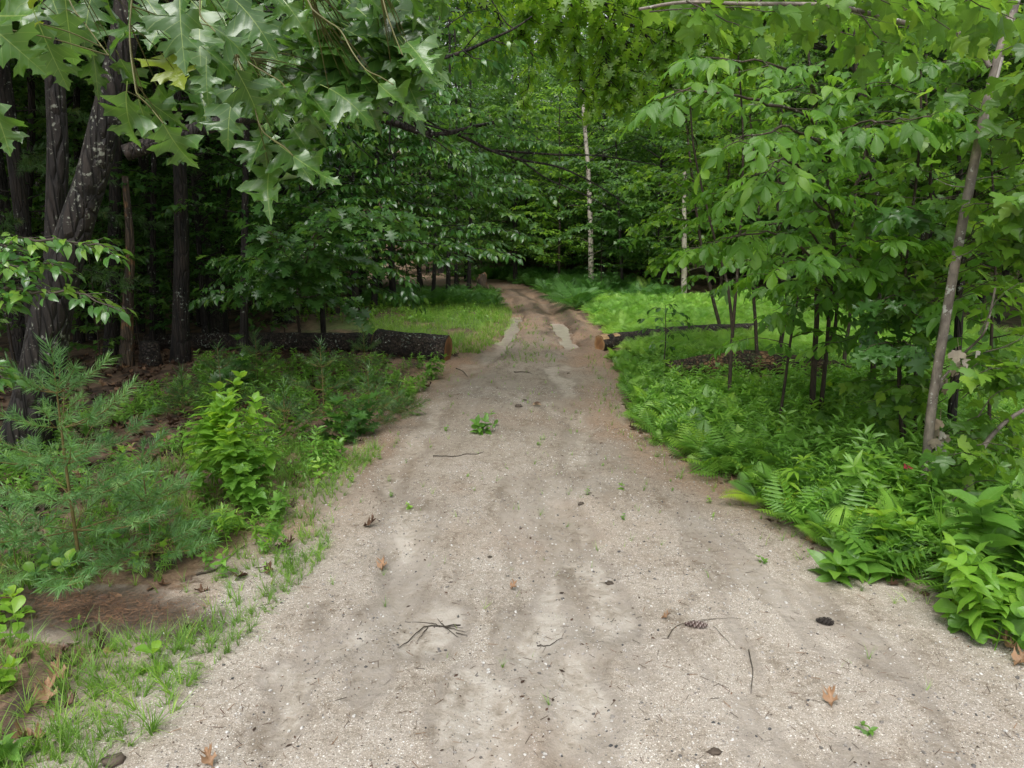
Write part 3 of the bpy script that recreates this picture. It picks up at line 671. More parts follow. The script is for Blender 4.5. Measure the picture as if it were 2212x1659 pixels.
# ------------------------------------------------------------------ woodland trees, one of each kind, then copies
def proto(name, label, cat, group, w, so, bark, leafm, tn='trunk', cn='crown'):
    o = empty(name, (0, 0, -50), label, cat, group); w.build(tn, M[bark], o); so.build(cn, M[leafm], o); return o
PR = {}
def mk(key, name, label, cat, group, bark, leafm, tpls, **kw):
    w, lv = gen_tree(**kw); PR[key] = proto(name, label, cat, group, w, lv.soup(tpls), bark, leafm); PR[key]['used'] = 0; PR[key]['base'] = group
GB = 'broadleaf trees filling the woods behind'
GM, GBe = 'maples deep in the woods', 'beeches deep in the woods'
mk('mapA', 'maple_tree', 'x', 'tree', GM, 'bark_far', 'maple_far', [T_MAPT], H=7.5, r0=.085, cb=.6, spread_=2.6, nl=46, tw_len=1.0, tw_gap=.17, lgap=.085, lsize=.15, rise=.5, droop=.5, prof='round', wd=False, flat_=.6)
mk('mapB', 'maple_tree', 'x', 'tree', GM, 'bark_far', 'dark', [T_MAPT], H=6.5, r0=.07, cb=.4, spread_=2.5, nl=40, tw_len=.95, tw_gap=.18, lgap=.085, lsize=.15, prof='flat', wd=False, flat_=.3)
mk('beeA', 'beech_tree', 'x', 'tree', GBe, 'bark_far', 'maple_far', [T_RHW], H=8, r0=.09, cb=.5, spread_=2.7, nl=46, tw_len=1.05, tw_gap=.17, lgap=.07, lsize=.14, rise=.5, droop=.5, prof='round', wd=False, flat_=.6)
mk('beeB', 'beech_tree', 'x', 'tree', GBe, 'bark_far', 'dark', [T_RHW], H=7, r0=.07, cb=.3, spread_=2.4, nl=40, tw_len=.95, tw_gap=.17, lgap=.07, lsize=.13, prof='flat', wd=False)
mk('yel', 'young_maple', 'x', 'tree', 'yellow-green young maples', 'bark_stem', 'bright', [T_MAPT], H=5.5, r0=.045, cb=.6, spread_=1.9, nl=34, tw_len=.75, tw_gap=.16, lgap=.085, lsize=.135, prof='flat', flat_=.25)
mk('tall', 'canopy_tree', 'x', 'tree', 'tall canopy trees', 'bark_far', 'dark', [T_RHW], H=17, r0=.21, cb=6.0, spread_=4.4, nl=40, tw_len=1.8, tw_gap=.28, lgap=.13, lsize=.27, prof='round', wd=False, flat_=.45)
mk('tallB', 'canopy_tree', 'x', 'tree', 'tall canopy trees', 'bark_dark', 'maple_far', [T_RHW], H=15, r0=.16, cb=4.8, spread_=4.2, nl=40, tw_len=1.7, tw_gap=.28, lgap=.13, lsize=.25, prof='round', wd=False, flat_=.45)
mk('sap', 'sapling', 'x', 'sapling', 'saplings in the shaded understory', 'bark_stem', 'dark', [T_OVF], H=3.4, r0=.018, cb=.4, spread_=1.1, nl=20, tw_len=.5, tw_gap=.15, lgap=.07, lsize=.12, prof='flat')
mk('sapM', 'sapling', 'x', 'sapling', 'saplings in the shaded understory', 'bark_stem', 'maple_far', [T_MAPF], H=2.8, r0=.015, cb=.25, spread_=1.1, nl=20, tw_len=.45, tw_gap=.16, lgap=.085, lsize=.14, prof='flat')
WHAT = dict(mapA='leafy maple', mapB='dim leafy maple', beeA='leafy beech', beeB='dim small-leaved beech', yel='sunlit yellow-green maple', tall='tall dark-crowned tree', tallB='tall dark-boled tree', sap='thin ovate-leaved sapling', sapM='thin maple sapling')
def where(x, y):
    px = x / max(y, 1) * 1533 + 1106
    s_ = 'beyond the left edge of the view' if px < -60 else 'behind the leaning oak' if px < 330 else 'behind the fallen logs on the left' if px < 800 else 'left of the bend of the track' if px < 1080 else 'straight ahead around the slim birch' if px < 1400 else 'behind the bright fern clearing' if px < 1850 else 'behind the leaning grey maple' if px < 2260 else 'beyond the right edge of the view'
    return ('quite near, ' if y < 22 else 'some way off, ' if y < 36 else 'far back, ' if y < 56 else 'on the far hillside, ') + s_
def place(key, x, y, sc=1, label=None, group=None, sz=None, rz=None, tilt=(0, 0)):
    label = label or WHAT[key] + ' ' + where(x, y)
    p = PR[key]; group = group or p['base'] + ' ' + where(x, y)
    rz = rng.random() * 6.283 if rz is None else rz; loc = (x, y, gh(x, y) - .03)
    if not p['used']:
        p['used'] = 1; p.location = loc; p.rotation_euler = (tilt[0], tilt[1], rz); p.scale = (sc, sc, sc * (sz or 1))
        if label: p['label'] = label
        if group: p['group'] = group
        return p
    return dup(p, loc, rz, sc, label, group, sz, tilt)
def on_track(x, y, m=1.0): return (path_left(y) - m < x < path_right(y) + m) and y < 52
placed = []
def far_ok(x, y, d): return all((x - a) ** 2 + (y - b) ** 2 > d * d for a, b in placed)
def scatter(n, keys, xr, yr, d, sc=(.85, 1.2), cond=None, fov=True):
    k = 0
    for _ in range(n * 30):
        if k >= n: break
        y = rng.uniform(*yr); x = rng.uniform(*xr)
        if fov and abs(x) > .76 * y + 3: continue
        if on_track(x, y, 1.4) or not far_ok(x, y, d) or (cond and not cond(x, y)): continue
        placed.append((x, y)); place(keys[rng.integers(len(keys))], x, y, rng.uniform(*sc)); k += 1
clear = lambda x, y: not (-5.8 < x < 0 and 12 < y < 27) and not (0 < x < 12.5 and 11 < y < 28)
# canopy over the left woods, over the right verge and behind the clearing
for x, y, k_, s_ in ((-7.5, 5.5, 'tall', 1), (-10.5, 9.5, 'tallB', 1), (-9, 13, 'tall', .95), (-8.8, 9.2, 'tallB', 1.0), (9.5, 6.5, 'tallB', .95), (9.5, 11, 'tall', 1), (13, 14.5, 'tallB', 1), (-12, 4, 'tall', 1), (-7.2, 17, 'tall', 1), (-5.6, 30, 'tallB', 1.1), (-8.5, 24, 'tall', 1.1)):  # nearest ones, mostly out of view, are added to shade the woods
    placed.append((x, y)); place(k_, x, y, s_)
scatter(16, ['tall', 'tallB'], (-26, -6.5), (14, 34), 3.4, (.85, 1.1))
scatter(30, ['tall', 'tallB'], (-34, 36), (34, 62), 4.0, (.9, 1.3), lambda x, y: clear(x, y) and not (-3 < x < 14 and y < 52))
scatter(8, ['tallB', 'tall'], (13, 30), (16, 36), 4.2, (.85, 1.1))
# understory
scatter(34, ['mapB', 'beeB', 'beeA'], (-24, -5.5), (14, 32), 2.0, (.75, 1.1), clear)
for x, y, k_, s_ in ((2.2, 33, 'yel', 1.5), (6.2, 30, 'mapA', 1.2), (4.4, 35, 'beeA', 1.4), (.2, 37, 'mapA', 1.4), (8.6, 29.5, 'yel', 1.5), (10.8, 28.5, 'mapA', 1.2), (7.6, 34, 'yel', 1.8), (12.6, 26, 'yel', 1.3), (13.2, 21, 'yel', 1.1), (-4.2, 33, 'mapA', 1.3), (-2.5, 39, 'beeB', 1.5), (-6, 28, 'mapB', 1.2), (12.5, 31, 'beeA', 1.4), (3.4, 40, 'mapA', 1.7), (-7.4, 36, 'beeA', 1.5), (14.5, 17, 'mapA', 1.0), (.8, 46, 'mapB', 1.3), (-2.5, 49, 'mapB', 1.4), (3, 48, 'mapB', 1.4), (-5.5, 47, 'beeB', 1.3), (-1, 52, 'beeB', 1.5)):
    placed.append((x, y)); place(k_, x, y, s_)
scatter(56, ['mapA', 'beeA', 'mapB', 'mapA'], (-28, 30), (33, 52), 2.1, (1.1, 1.6), clear)
scatter(44, ['mapA', 'beeA', 'mapA'], (-46, 50), (52, 75), 2.8, (1.3, 1.9))
scatter(16, ['mapA', 'beeA', 'yel', 'mapA'], (8, 30), (14, 32), 2.4, (.8, 1.15), clear)
scatter(22, ['sap', 'sapM'], (-14, -5), (10.5, 24), 1.1, (.7, 1.3))
scatter(30, ['sapM', 'sap'], (-9, 22), (27, 46), 1.2, (.8, 1.5))
# close the far hillside with big soft crowns
scatter(30, ['mapA', 'beeA'], (-75, 75), (75, 100), 4.5, (2.2, 3.0), None)

# far rows of bare dark trunks seen under the left canopy
def straight_tree(px, py_base, wpx, top_py, lean_px=0, name='tree', label='', bark='bark_dark', flare=.5, Y=None, crown=None, group=None, nseg=14, cat='tree', hmin=None):
    b = G(px, py_base) if Y is None else at(px, py_base, Y)
    b[2] = gh(b[0], b[1]) - .06
    top = at(px + lean_px, top_py, b[1]); rr = wpx / 2 * b[1] / FPX
    if hmin: top = b + (top - b) * max(1, hmin / (top[2] - b[2]))
    w = Soup(); n = 22; c = curve([b, b + (top - b) * .33 + [rng.normal(0, .05), 0, 0], b + (top - b) * .66 + [rng.normal(0, .06), rng.normal(0, .1), 0], top], n) - b
    tube(w, c, rr * (1 - .55 * np.linspace(0, 1, n)), nseg, .1, flare, rng.integers(50))
    o = empty(name, b, label, cat, group)
    lv = Leaves()
    if crown:
        for k in range(crown.get('nl', 14)):
            u = crown.get('u0', .35) + (1 - crown.get('u0', .35)) * k / crown.get('nl', 14); p = c[int(u * (n - 1))]; az = k * 2.4 + 1; L = crown['L'] * rng.uniform(.6, 1.1); h = np.array([math.cos(az), math.sin(az), 0])
            limb(w, lv, [p, p + h * L * .5 + (0, 0, .1 * L), p + h * L + (0, 0, crown.get('rise', 0) * L)], rr * .16, crown.get('tw', .7), .22, crown.get('gap', .09), crown['ls'], .35, .25)
        lv.soup(crown['t']).build('crown', M[crown['m']], o)
    w.build('trunk', M[bark], o); return o
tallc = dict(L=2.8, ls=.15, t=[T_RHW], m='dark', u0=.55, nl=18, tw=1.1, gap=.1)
straight_tree(388, 785, 34, -400, -6, 'oak_tree', 'thick dark straight trunk with flared base beside the bare snag', crown=tallc)
straight_tree(240, 768, 28, -380, 8, 'oak_tree', 'dark straight trunk just left of the bare brown snag', crown=tallc)
straight_tree(330, 760, 14, -200, 4, 'young_tree', 'thin dark trunk between the bare snag and the thick trunk', crown=dict(L=1.6, ls=.12, t=[T_OVF], m='dark', u0=.3, nl=18))
straight_tree(527, 784, 17, -300, 14, 'young_tree', 'slim dark trunk rising behind the left end of the fallen log', crown=dict(L=1.7, ls=.12, t=[T_MAPF], m='dark', u0=.3, nl=20))
straight_tree(490, 744, 11, 60, 3, 'young_tree', 'pencil thin trunk behind the log left of the slim dark trunk', crown=dict(L=1.5, ls=.12, t=[T_MAPF], m='dark', u0=.3, nl=16))
for px, pb, wd_, ln in ((170, 740, 20, 3), (55, 760, 22, -4), (302, 720, 16, 5), (440, 706, 24, -3), (470, 712, 14, 3), (600, 696, 20, 4), (725, 680, 15, 3), (765, 676, 18, -6), (808, 668, 12, 3), (850, 650, 13, 2), (905, 642, 9, 4), (968, 640, 9, 3), (985, 636, 8, -3), (1012, 632, 8, 2)):
    straight_tree(px, pb, wd_, 40, ln, 'oak_tree', 'bare lower trunk standing in the shade of the left woods', group='shaded trunks in the left woods', hmin=7, crown=dict(L=2.2, ls=.15, t=[T_RHW], m='dark', u0=.35, nl=12, tw=.9, gap=.12))
# snag
sn = straight_tree(272, 792, 27, 380, -2, 'dead_snag', 'bare brown dead trunk without bark standing left of the thick oak', 'bark_snag', flare=.7, cat='dead tree')
sb = G(326, 790); s = Soup(); tube(s, [(0, 0, -.05), (0, 0, .2), (.02, 0, .42)], [.2, .17, .16], 12, .15, 0, 4, cap=True); o = s.build('tree_stump', M['log_bark'], None, loc=sb); tag(o, 'low dark stump beside the snag at the log end', 'stump')
# stump by the far bend
sb = G(1041, 632); s = Soup(); tube(s, [(0, 0, -.1), (0, 0, .35), (.05, 0, .75), (.02, 0, .8)], [.32, .2, .17, .13], 12, .2, .3, 5, cap=True); o = s.build('tree_stump', M['bark_snag'], None, loc=sb); tag(o, 'broken tree stump at the far bend of the track', 'stump')

# birches
def birch(pts, Y, wpx, label):
    P = [at(x, y, Y) for x, y in pts]; b = P[0].copy(); b[2] = gh(b[0], b[1]) - .1; P = [b] + P; P = np.array(P)
    n = 26; c = curve(P - b, n); w = Soup(); tube(w, c, np.linspace(wpx / 2 * Y / FPX * 1.1, wpx / 2 * Y / FPX * .55, n), 10, .06)
    o = empty('birch_tree', b, label, 'birch'); w.build('trunk', M['birch'], o); lv = Leaves(); w2 = Soup()
    for k in range(16):
        u = .3 + .7 * k / 16; p = c[int(u * (n - 1))]; az = k * 2.4; L = rng.uniform(1, 2); h = np.array([math.cos(az), math.sin(az), 0]); limb(w2, lv, [p, p + h * L * .5 + (0, 0, .2 * L), p + h * L + (0, 0, .1 * L)], .02, .6, .25, .09, .10, .4)
    w2.build('branches', M['twig'], o); lv.soup([T_RH]).build('crown', M['bright'], o)
birch([(1277, 590), (1275, 480), (1271, 370), (1262, 260), (1256, 160)], 30, 12, 'white birch with a slim speckled trunk behind the ferns, right of the track bend')
birch([(1478, 600), (1478, 500), (1478, 440), (1479, 370)], 27, 13, 'short pale piece of birch trunk showing below the leaves, right of the taller birch')

# ------------------------------------------------------------------ leaning oak with two limbs over the track
def px_tube(w, pts, Y, w0, w1, n=18, base=(0, 0, 0), nseg=8, wob=.05, flare=0):
    Ys = [Y] * len(pts) if np.isscalar(Y) else Y
    c = curve([at(x, y, yy) for (x, y), yy in zip(pts, Ys)], n) - np.array(base); Ym = float(np.mean(Ys))
    tube(w, c, np.linspace(w0, w1, n) / 2 * Ym / FPX, nseg, wob, flare); return c
b = G(70, 985); Yo = b[1]
o = empty('oak_tree', b, 'big leaning lichen-spotted oak trunk at the left edge', 'tree')
w = Soup(); c = curve([at(x, y, Yo) for x, y in [(45, 1010), (82, 830), (120, 640), (160, 500), (200, 380), (232, 250), (255, 150), (275, 20), (290, -200), (300, -500)]], 60) - b; c = c + np.stack([.02 * (fbm(np.arange(60) * .25, np.zeros(60), 5) - .5), np.zeros(60), np.zeros(60)], 1)
tube(w, c, np.interp(np.linspace(0, 1, 60), [0, .08, .25, .4, 1], [.25, .205, .17, .14, .10]), 40, .025, .3, 2); w.build('trunk', M['bark_oak'], o)
w = Soup(); px_tube(w, [(118, 560), (122, 430), (125, 300), (118, 150), (110, -100)], Yo + .35, 42, 34, 24, b, 20, .05); w.build('trunk', M['bark_oak'], o)
w, lv = Soup(), Leaves()
# lichened limb crossing toward the birch and its forks
D0 = 9.5
c1 = px_tube(w, [(270, 330), (480, 265), (640, 240), (752, 243), (840, 262), (925, 290), (980, 285), (1040, 270), (1090, 262)], [Yo, Yo + .3, 8.6, 9, D0, D0, D0, D0, D0], 26, 5, 40, b)
px_tube(w, [(980, 285), (1010, 300), (1060, 325), (1125, 345), (1210, 362), (1290, 400), (1350, 440)], D0, 8, 2, 26, b)
px_tube(w, [(1070, 325), (1200, 334), (1290, 336), (1380, 350), (1440, 360)], D0, 5, 1.5, 20, b)
px_tube(w, [(1125, 345), (1180, 385), (1250, 415), (1330, 455)], D0, 3.5, 1.2, 14, b)
px_tube(w, [(1280, 337), (1330, 315), (1380, 300)], D0, 2.5, 1.2, 8, b)
px_tube(w, [(845, 262), (842, 320), (866, 365)], D0, 4, 1.5, 8, b); px_tube(w, [(925, 292), (935, 330), (948, 372)], D0, 3, 1.2, 8, b)
for pts in ([(1020, 275), (1080, 262), (1140, 282), (1180, 310)], [(1000, 290), (1060, 290), (1110, 300), (1170, 305)], [(900, 285), (960, 320), (1010, 360), (1030, 400)], [(840, 262), (900, 240), (960, 225), (1040, 235)], [(700, 242), (760, 300), (820, 350), (900, 380)]):
    limb(w, lv, [at(x, y, D0 + rng.normal(0, .3)) - b for x, y in pts], .012, .5, .13, .055, .10, .55, .1, flat_=.35)
# dark forked branches higher up
px_tube(w, [(740, 130), (870, 118), (935, 128), (1000, 112), (1060, 85), (1110, 62), (1150, 35)], 8.2, 11, 3, 26, b)
px_tube(w, [(870, 118), (925, 98), (945, 60), (950, 20), (940, -30)], 8.2, 6, 2, 14, b)
px_tube(w, [(1110, 62), (1090, 45), (1050, -20)], 8.2, 3, 2, 8, b)
for pts in ([(1000, 112), (1050, 130), (1090, 160)], [(1060, 85), (1110, 100), (1150, 130)], [(940, 100), (900, 60), (880, 10)], [(960, 60), (1010, 30), (1060, 20)], [(880, 120), (900, 180), (960, 210)], [(1000, 112), (1040, 60), (1080, 60)]):
    limb(w, lv, [at(x, y, 8.2 + rng.normal(0, .4)) - b for x, y in pts], .008, .5, .14, .06, .10, .5, .1, flat_=.35)
for _ in range(16):
    p = at(rng.uniform(300, 1000), rng.uniform(-60, 230), rng.uniform(7.5, 10)) - b; tube(w, curve([c1[int(rng.integers(6, 30))], p * .5 + c1[15] * .5 + (0, 0, .15), p], 8), np.linspace(.012, .008, 8), 4); az = rng.uniform(-1, 1); L = rng.uniform(.8, 1.5)
    limb(w, lv, [p, p + np.array([math.cos(az), math.sin(az), .05]) * L * .5, p + np.array([math.cos(az), math.sin(az), -.15]) * L], .008, .5, .15, .06, .10, .45, .1)
w.build('limb', M['bark_dark'], o); lv.soup(T_OV).build('crown', M['cherry'], o)

# oak boughs reaching down from above in the middle (tree stands right of the frame top)
def bough_tree(name, label, base_px, trunk, limbs, bark, leafm, tpls, Y, tw=.5, gap=.14, lgap=.06, ls_=.10, droop=.45, tw0=14, cat='tree', flat_=.3, rnd=None, baseY=None):
    b = G(*base_px) if baseY is None else at(*base_px, baseY); b[2] = gh(b[0], b[1]) - .05; o = empty(name, b, label, cat); w, lv = Soup(), Leaves()
    if trunk:
        c = curve([b] + [at(x, y, b[1] if len(q) == 0 else q[0]) for x, y, *q in trunk], 24) - b; tube(w, c, np.linspace(tw0, tw0 * .45, 24) / 2 * b[1] / FPX, 10, .05, .2)
    for L in limbs:
        pts = [at(x, y, (q[0] if q else Y)) - b for x, y, *q in L]
        if trunk:
            k_ = int(np.argmin(np.linalg.norm(c - pts[0] + (0, 0, .25), axis=1))); pts = ([c[k_]] if np.linalg.norm(c[k_] - pts[0]) > .03 else []) + pts
        limb(w, lv, pts, .006 + .0012 * len(pts) * tw0 * .2, tw, gap, lgap, ls_, droop, .12, flat_=flat_)
    w.build('trunk', M[bark], o); lv.soup(tpls, rnd).build('crown', M[leafm], o); return o
bough_tree('cherry_tree', 'cherry tree whose arching glossy boughs droop over the left side of the track', (700, 745), [(690, 560), (670, 380), (650, 150), (640, -100)],
    [[(660, 200), (780, 240), (900, 270), (1000, 330)], [(650, 120), (760, 120), (880, 160), (990, 200)], [(650, 60), (780, 60), (900, 100), (1020, 150)], [(670, 300), (780, 290), (900, 320), (1080, 330)], [(660, 220), (600, 220), (500, 260)], [(690, 420), (800, 360), (950, 345), (1080, 370), (1200, 433)], [(690, 400), (830, 400), (980, 400), (1110, 420)], [(680, 330), (800, 310), (930, 330), (1040, 350)],
     [(690, 520), (800, 480), (900, 485), (1030, 490), (1165, 512)], [(690, 530), (820, 500), (940, 510), (1080, 520)], [(690, 560), (800, 540), (900, 555), (990, 560)], [(690, 560), (760, 560), (850, 590), (900, 640)],
     [(690, 600), (760, 600), (820, 620), (880, 650)], [(680, 480), (600, 450), (520, 470)], [(670, 380), (580, 350), (480, 380)], [(690, 560), (620, 540), (540, 560), (480, 600)], [(690, 620), (620, 610), (560, 640)], [(690, 460), (780, 430), (900, 440), (1000, 455)],
     [(660, 250), (800, 260), (920, 300)], [(655, 200), (760, 180), (900, 200), (980, 250)], [(690, 540), (800, 520, 11.5), (960, 530, 11.5), (1100, 545, 11.5)], [(680, 500), (790, 460, 11.5), (900, 470, 11.5)], [(690, 600), (600, 590, 12), (520, 620, 12), (450, 640, 12)]],
    'bark_dark', 'cherry', [T_OV[0], T_OVF], 13, .75, .15, .065, .14, .5, 12)
bough_tree('oak_tree', 'young oak behind the fallen log with broad lobed leaves hanging low', (650, 745), [(640, 620), (652, 480), (640, 330)],
    [[(645, 600), (700, 500, 9), (800, 470, 9), (890, 480, 9)], [(645, 600), (600, 520, 9), (560, 490, 9)], [(645, 600), (720, 560, 9.5), (800, 560, 9.5)], [(650, 560), (700, 470, 9.5), (740, 450, 9)], [(645, 600), (560, 600, 10), (500, 640, 10)], [(650, 640), (720, 640, 10.5), (780, 680, 10.5)], [(650, 560), (560, 560, 10), (470, 560, 10)]],
    'bark_stem', 'dark', [T_OAKM], 10, .5, .16, .085, .17, .45, 7)
bough_tree('oak_tree', 'oak reaching thin dark drooping twigs down over the middle of the track', (1900, 690), [(1890, 400), (1850, 150), (1800, -150)],
    [[(1700, 0, 9), (1640, 60, 9), (1560, 30, 9), (1470, 0, 9), (1380, -30, 9)], [(1465, -20, 8.5), (1445, 40, 8.5), (1440, 90, 8.5), (1435, 125, 8.5)], [(1480, -20, 8.5), (1520, 60, 8.5), (1545, 140, 8.5), (1358 + 190, 230, 8.5)],
     [(1350, -30, 8.5), (1400, 80, 8.5), (1440, 150, 8.5), (1450, 190, 8.5)], [(1330, -30, 9), (1350, 80, 9), (1355, 160, 9), (1352, 220, 9)], [(1280, -20, 9), (1300, 60, 9), (1310, 150, 9), (1330, 220, 9)], [(1230, -30, 9.5), (1200, 40, 9.5), (1180, 110, 9.5)],
     [(1250, -60, 9), (1320, -10, 9), (1420, 10, 9)], [(1300, -60, 10), (1250, 20, 10), (1240, 100, 10), (1260, 200, 10)], [(1400, -60, 10), (1390, 40, 10), (1380, 140, 10), (1400, 240, 10)], [(1560, -60, 9.5), (1600, 60, 9.5), (1620, 130, 9.5)], [(1150, -60, 9), (1140, 20, 9), (1120, 90, 9)],
     [(1050, -60, 10), (1080, 40, 10), (1070, 120, 10)], [(1200, -80, 11), (1230, 40, 11), (1220, 150, 11)], [(1500, -80, 11), (1480, 60, 11), (1500, 180, 11)], [(1330, -80, 11), (1320, 60, 11), (1290, 170, 11), (1270, 250, 11)], [(1650, -60, 10), (1660, 60, 10), (1640, 150, 10)], [(980, -60, 11), (1010, 50, 11), (1000, 140, 11)], [(1120, 0, 12), (1150, 120, 12), (1130, 230, 12)], [(1420, 0, 12), (1460, 140, 12), (1450, 250, 12)]],
    'bark_dark', 'oak_light', [T_OAKM], 9, .38, .15, .08, .13, .7, 18, rnd=(.7, .25))

bough_tree('maple_tree', 'mid-green maple spreading flat layered boughs over the dark tunnel where the track bends', (935, 645), [(940, 520), (930, 400), (920, 250)],
    [[(935, 480), (1000, 440), (1080, 450), (1150, 480)], [(935, 440), (1010, 400), (1090, 405), (1160, 420)], [(935, 520), (1010, 490), (1090, 500), (1160, 535)], [(930, 390), (1010, 350), (1100, 350), (1180, 370)], [(935, 540), (1000, 530), (1080, 545)], [(930, 340), (1020, 300), (1120, 300), (1200, 320)], [(930, 420), (860, 390), (800, 410)], [(930, 480), (870, 460), (800, 480)], [(925, 290), (1010, 250), (1110, 240), (1190, 250)], [(925, 300), (850, 270), (780, 280)]],
    'bark_far', 'maple_far', [T_MAPF], 22, .9, .2, .1, .19, .4, 9, rnd=(.6, .25))
bough_tree('maple_tree', 'dim maple leaning in from the right above the ferns at the bend', (1345, 628), [(1340, 520), (1335, 420), (1330, 300)],
    [[(1340, 520), (1290, 490), (1230, 500), (1180, 530)], [(1340, 480), (1280, 450), (1210, 460)], [(1340, 430), (1270, 400), (1200, 410)], [(1335, 380), (1270, 350), (1200, 350)], [(1340, 540), (1390, 520), (1440, 540)], [(1340, 470), (1400, 440), (1460, 460)], [(1335, 400), (1400, 370), (1470, 380)]],
    'bark_far', 'maple_far', [T_MAPF], 27, .9, .2, .1, .19, .4, 8, rnd=(.4, .25))

# ------------------------------------------------------------------ near right: grey maple and thin stems
b = G(1992, 1093); Ym_ = b[1]
o = empty('maple_tree', b, 'leaning grey-barked maple with a pale strip on the right side of the track', 'tree')
w = Soup(); px_tube(w, [(1988, 1110), (1998, 1040), (2012, 886), (2038, 720), (2066, 553), (2095, 400), (2130, 233), (2158, 120), (2186, 30), (2215, -80)], Ym_, 21, 17, 50, b, 16, .05, .1)
w.build('trunk', M['bark_maple'], o); w = Soup(); px_tube(w, [(2072, 553), (2101, 400), (2119, 320), (2136, 233), (2163, 125)], Ym_ - .02, 4, 9, 30, b, 8); w.build('peeled_strip', M['pale_strip'], o); w = Soup(); px_tube(w, [(2186, 30), (2180, -60)], Ym_, 18, 12, 6, b); px_tube(w, [(2160, 110), (2205, 90), (2260, 60)], Ym_, 10, 6, 8, b); px_tube(w, [(2165, 175), (2212, 160), (2280, 150)], Ym_, 6, 4, 8, b)
w.build('branch', M['bark_maple'], o)
w = Soup(); px_tube(w, [(2138, 145), (2118, 112), (2080, 78), (2040, 65), (1968, 53), (1880, 30), (1802, 13), (1725, 9), (1600, 8), (1475, 5), (1380, 20)], [Ym_, Ym_, 5.2, 4.8, 4.4, 4.2, 4, 4, 4, 4, 4], 13, 5, 40, b, 10)
px_tube(w, [(2070, 72), (2062, 52), (2075, 30), (2100, 0)], 5, 5, 3, 10, b); px_tube(w, [(2030, 825), (2080, 766), (2125, 720), (2142, 660), (2150, 620)], [Ym_, 5.6, 5.4, 5.4, 5.4], 6, 4, 14, b)
px_tube(w, [(2075, 1100), (2108, 1000), (2135, 950), (2180, 905), (2240, 870)], 5.2, 13, 8, 16, b); px_tube(w, [(2090, 400), (2120, 385), (2165, 380)], Ym_, 3, 1, 6, b); px_tube(w, [(2088, 405), (2050, 400), (2020, 385)], Ym_, 2.5, 1, 6, b)
w.build('branch', M['bark_maple'], o)
lv = Leaves(); w = Soup()
def px_limb(pts, Y, ls_=.12, tw=.35, gap=.12, lgap=.07, droop=.7, r=.004, flat_=.35, bb=None, t0=.05):
    limb(w, lv, [at(x, y, (Y if len(q) == 0 else q[0])) - (b if bb is None else bb) for x, y, *q in pts], r, tw, gap, lgap, ls_, droop, t0, flat_=flat_)
for pts, Y in (([(1400, 20), (1500, 18), (1620, 22), (1740, 20)], 4.0), ([(1700, 15), (1820, 25), (1930, 52)], 4.0), ([(1930, 55), (2020, 70), (2080, 82)], 4.3), ([(1480, 5), (1560, 40), (1600, 60)], 3.9), ([(1850, 20), (1900, 80), (1930, 100)], 4.1), ([(1500, -40), (1700, -30), (1900, -10)], 4.2), ([(1950, -30), (2080, -10), (2212, 10)], 4.5),
               ([(2165, 175), (2212, 160), (2280, 190)], 5.2), ([(2160, 110), (2210, 100), (2250, 120)], 5.2), ([(2080, 400), (2030, 380), (1960, 350)], 6.3), ([(2080, 420), (2010, 430), (1920, 420)], 6.2), ([(2080, 450), (2150, 440), (2230, 450)], 5.2), ([(2060, 560), (2140, 520), (2230, 520)], 5.2), ([(2000, 600), (1980, 590), (1950, 600)], 6.3), ([(2060, 500), (2000, 500), (1950, 480)], 6.3),
               ([(2120, 720), (2160, 640), (2230, 600)], 4.9), ([(2130, 760), (2190, 740), (2240, 700)], 4.8), ([(2110, 900), (2150, 850), (2200, 830)], 4.9), ([(2100, 1010), (2060, 980), (2030, 1000)], 5.1), ([(2110, 960), (2160, 960), (2230, 980)], 4.8), ([(2150, 300), (2190, 300), (2250, 280)], 5.2), ([(2130, 240), (2080, 220), (2020, 200)], 5.4), ([(2150, 220), (2190, 230), (2240, 240)], 5.2), ([(2080, 860), (2130, 820), (2190, 790)], 5.2), ([(2060, 1080), (2120, 1040), (2200, 1050)], 4.9)):
    px_limb(pts, Y, .125)
r3 = np.random.default_rng(12)
for _ in range(90):
    y0 = r3.uniform(20, 1010); tx = np.interp(y0, [0, 400, 720, 1093], [2190, 2092, 2038, 1992]); L_ = r3.uniform(80, 200)
    if r3.random() < .6: x0, sg, Y = tx + r3.uniform(20, 90), 1, r3.uniform(4.8, 6.0)
    else: x0, sg, Y = tx - 5, -1, r3.uniform(6.3, 7.2)
    px_limb([(tx, y0 + 40, 6.0), (x0 + sg * 10, y0, Y), (x0 + sg * L_ * .5, y0 + r3.uniform(-20, 10), Y), (x0 + sg * L_, y0 + r3.uniform(-10, 50), Y)], Y, .13, .3, .13, .075, .7, t0=.35)
for _ in range(16):
    x0 = r3.uniform(1400, 2100); L_ = r3.uniform(60, 150); Y = r3.uniform(3.9, 5.0); px_limb([(x0, -30), (x0 + L_ * .4, 5), (x0 + L_, r3.uniform(25, 70))], Y, .12, .25, .12, .07, .7)
lv.soup(T_MAP).build('crown', M['maple'], o); w.build('twig', M['twig'], o)
# companion dark trunk
straight_tree(2052, 965, 19, -250, 40, 'young_tree', 'dark upright trunk just behind the leaning grey maple', 'bark_dark', .1, crown=dict(L=1.7, ls=.12, t=T_MAP, m='maple', u0=.3, nl=12, tw=.5))
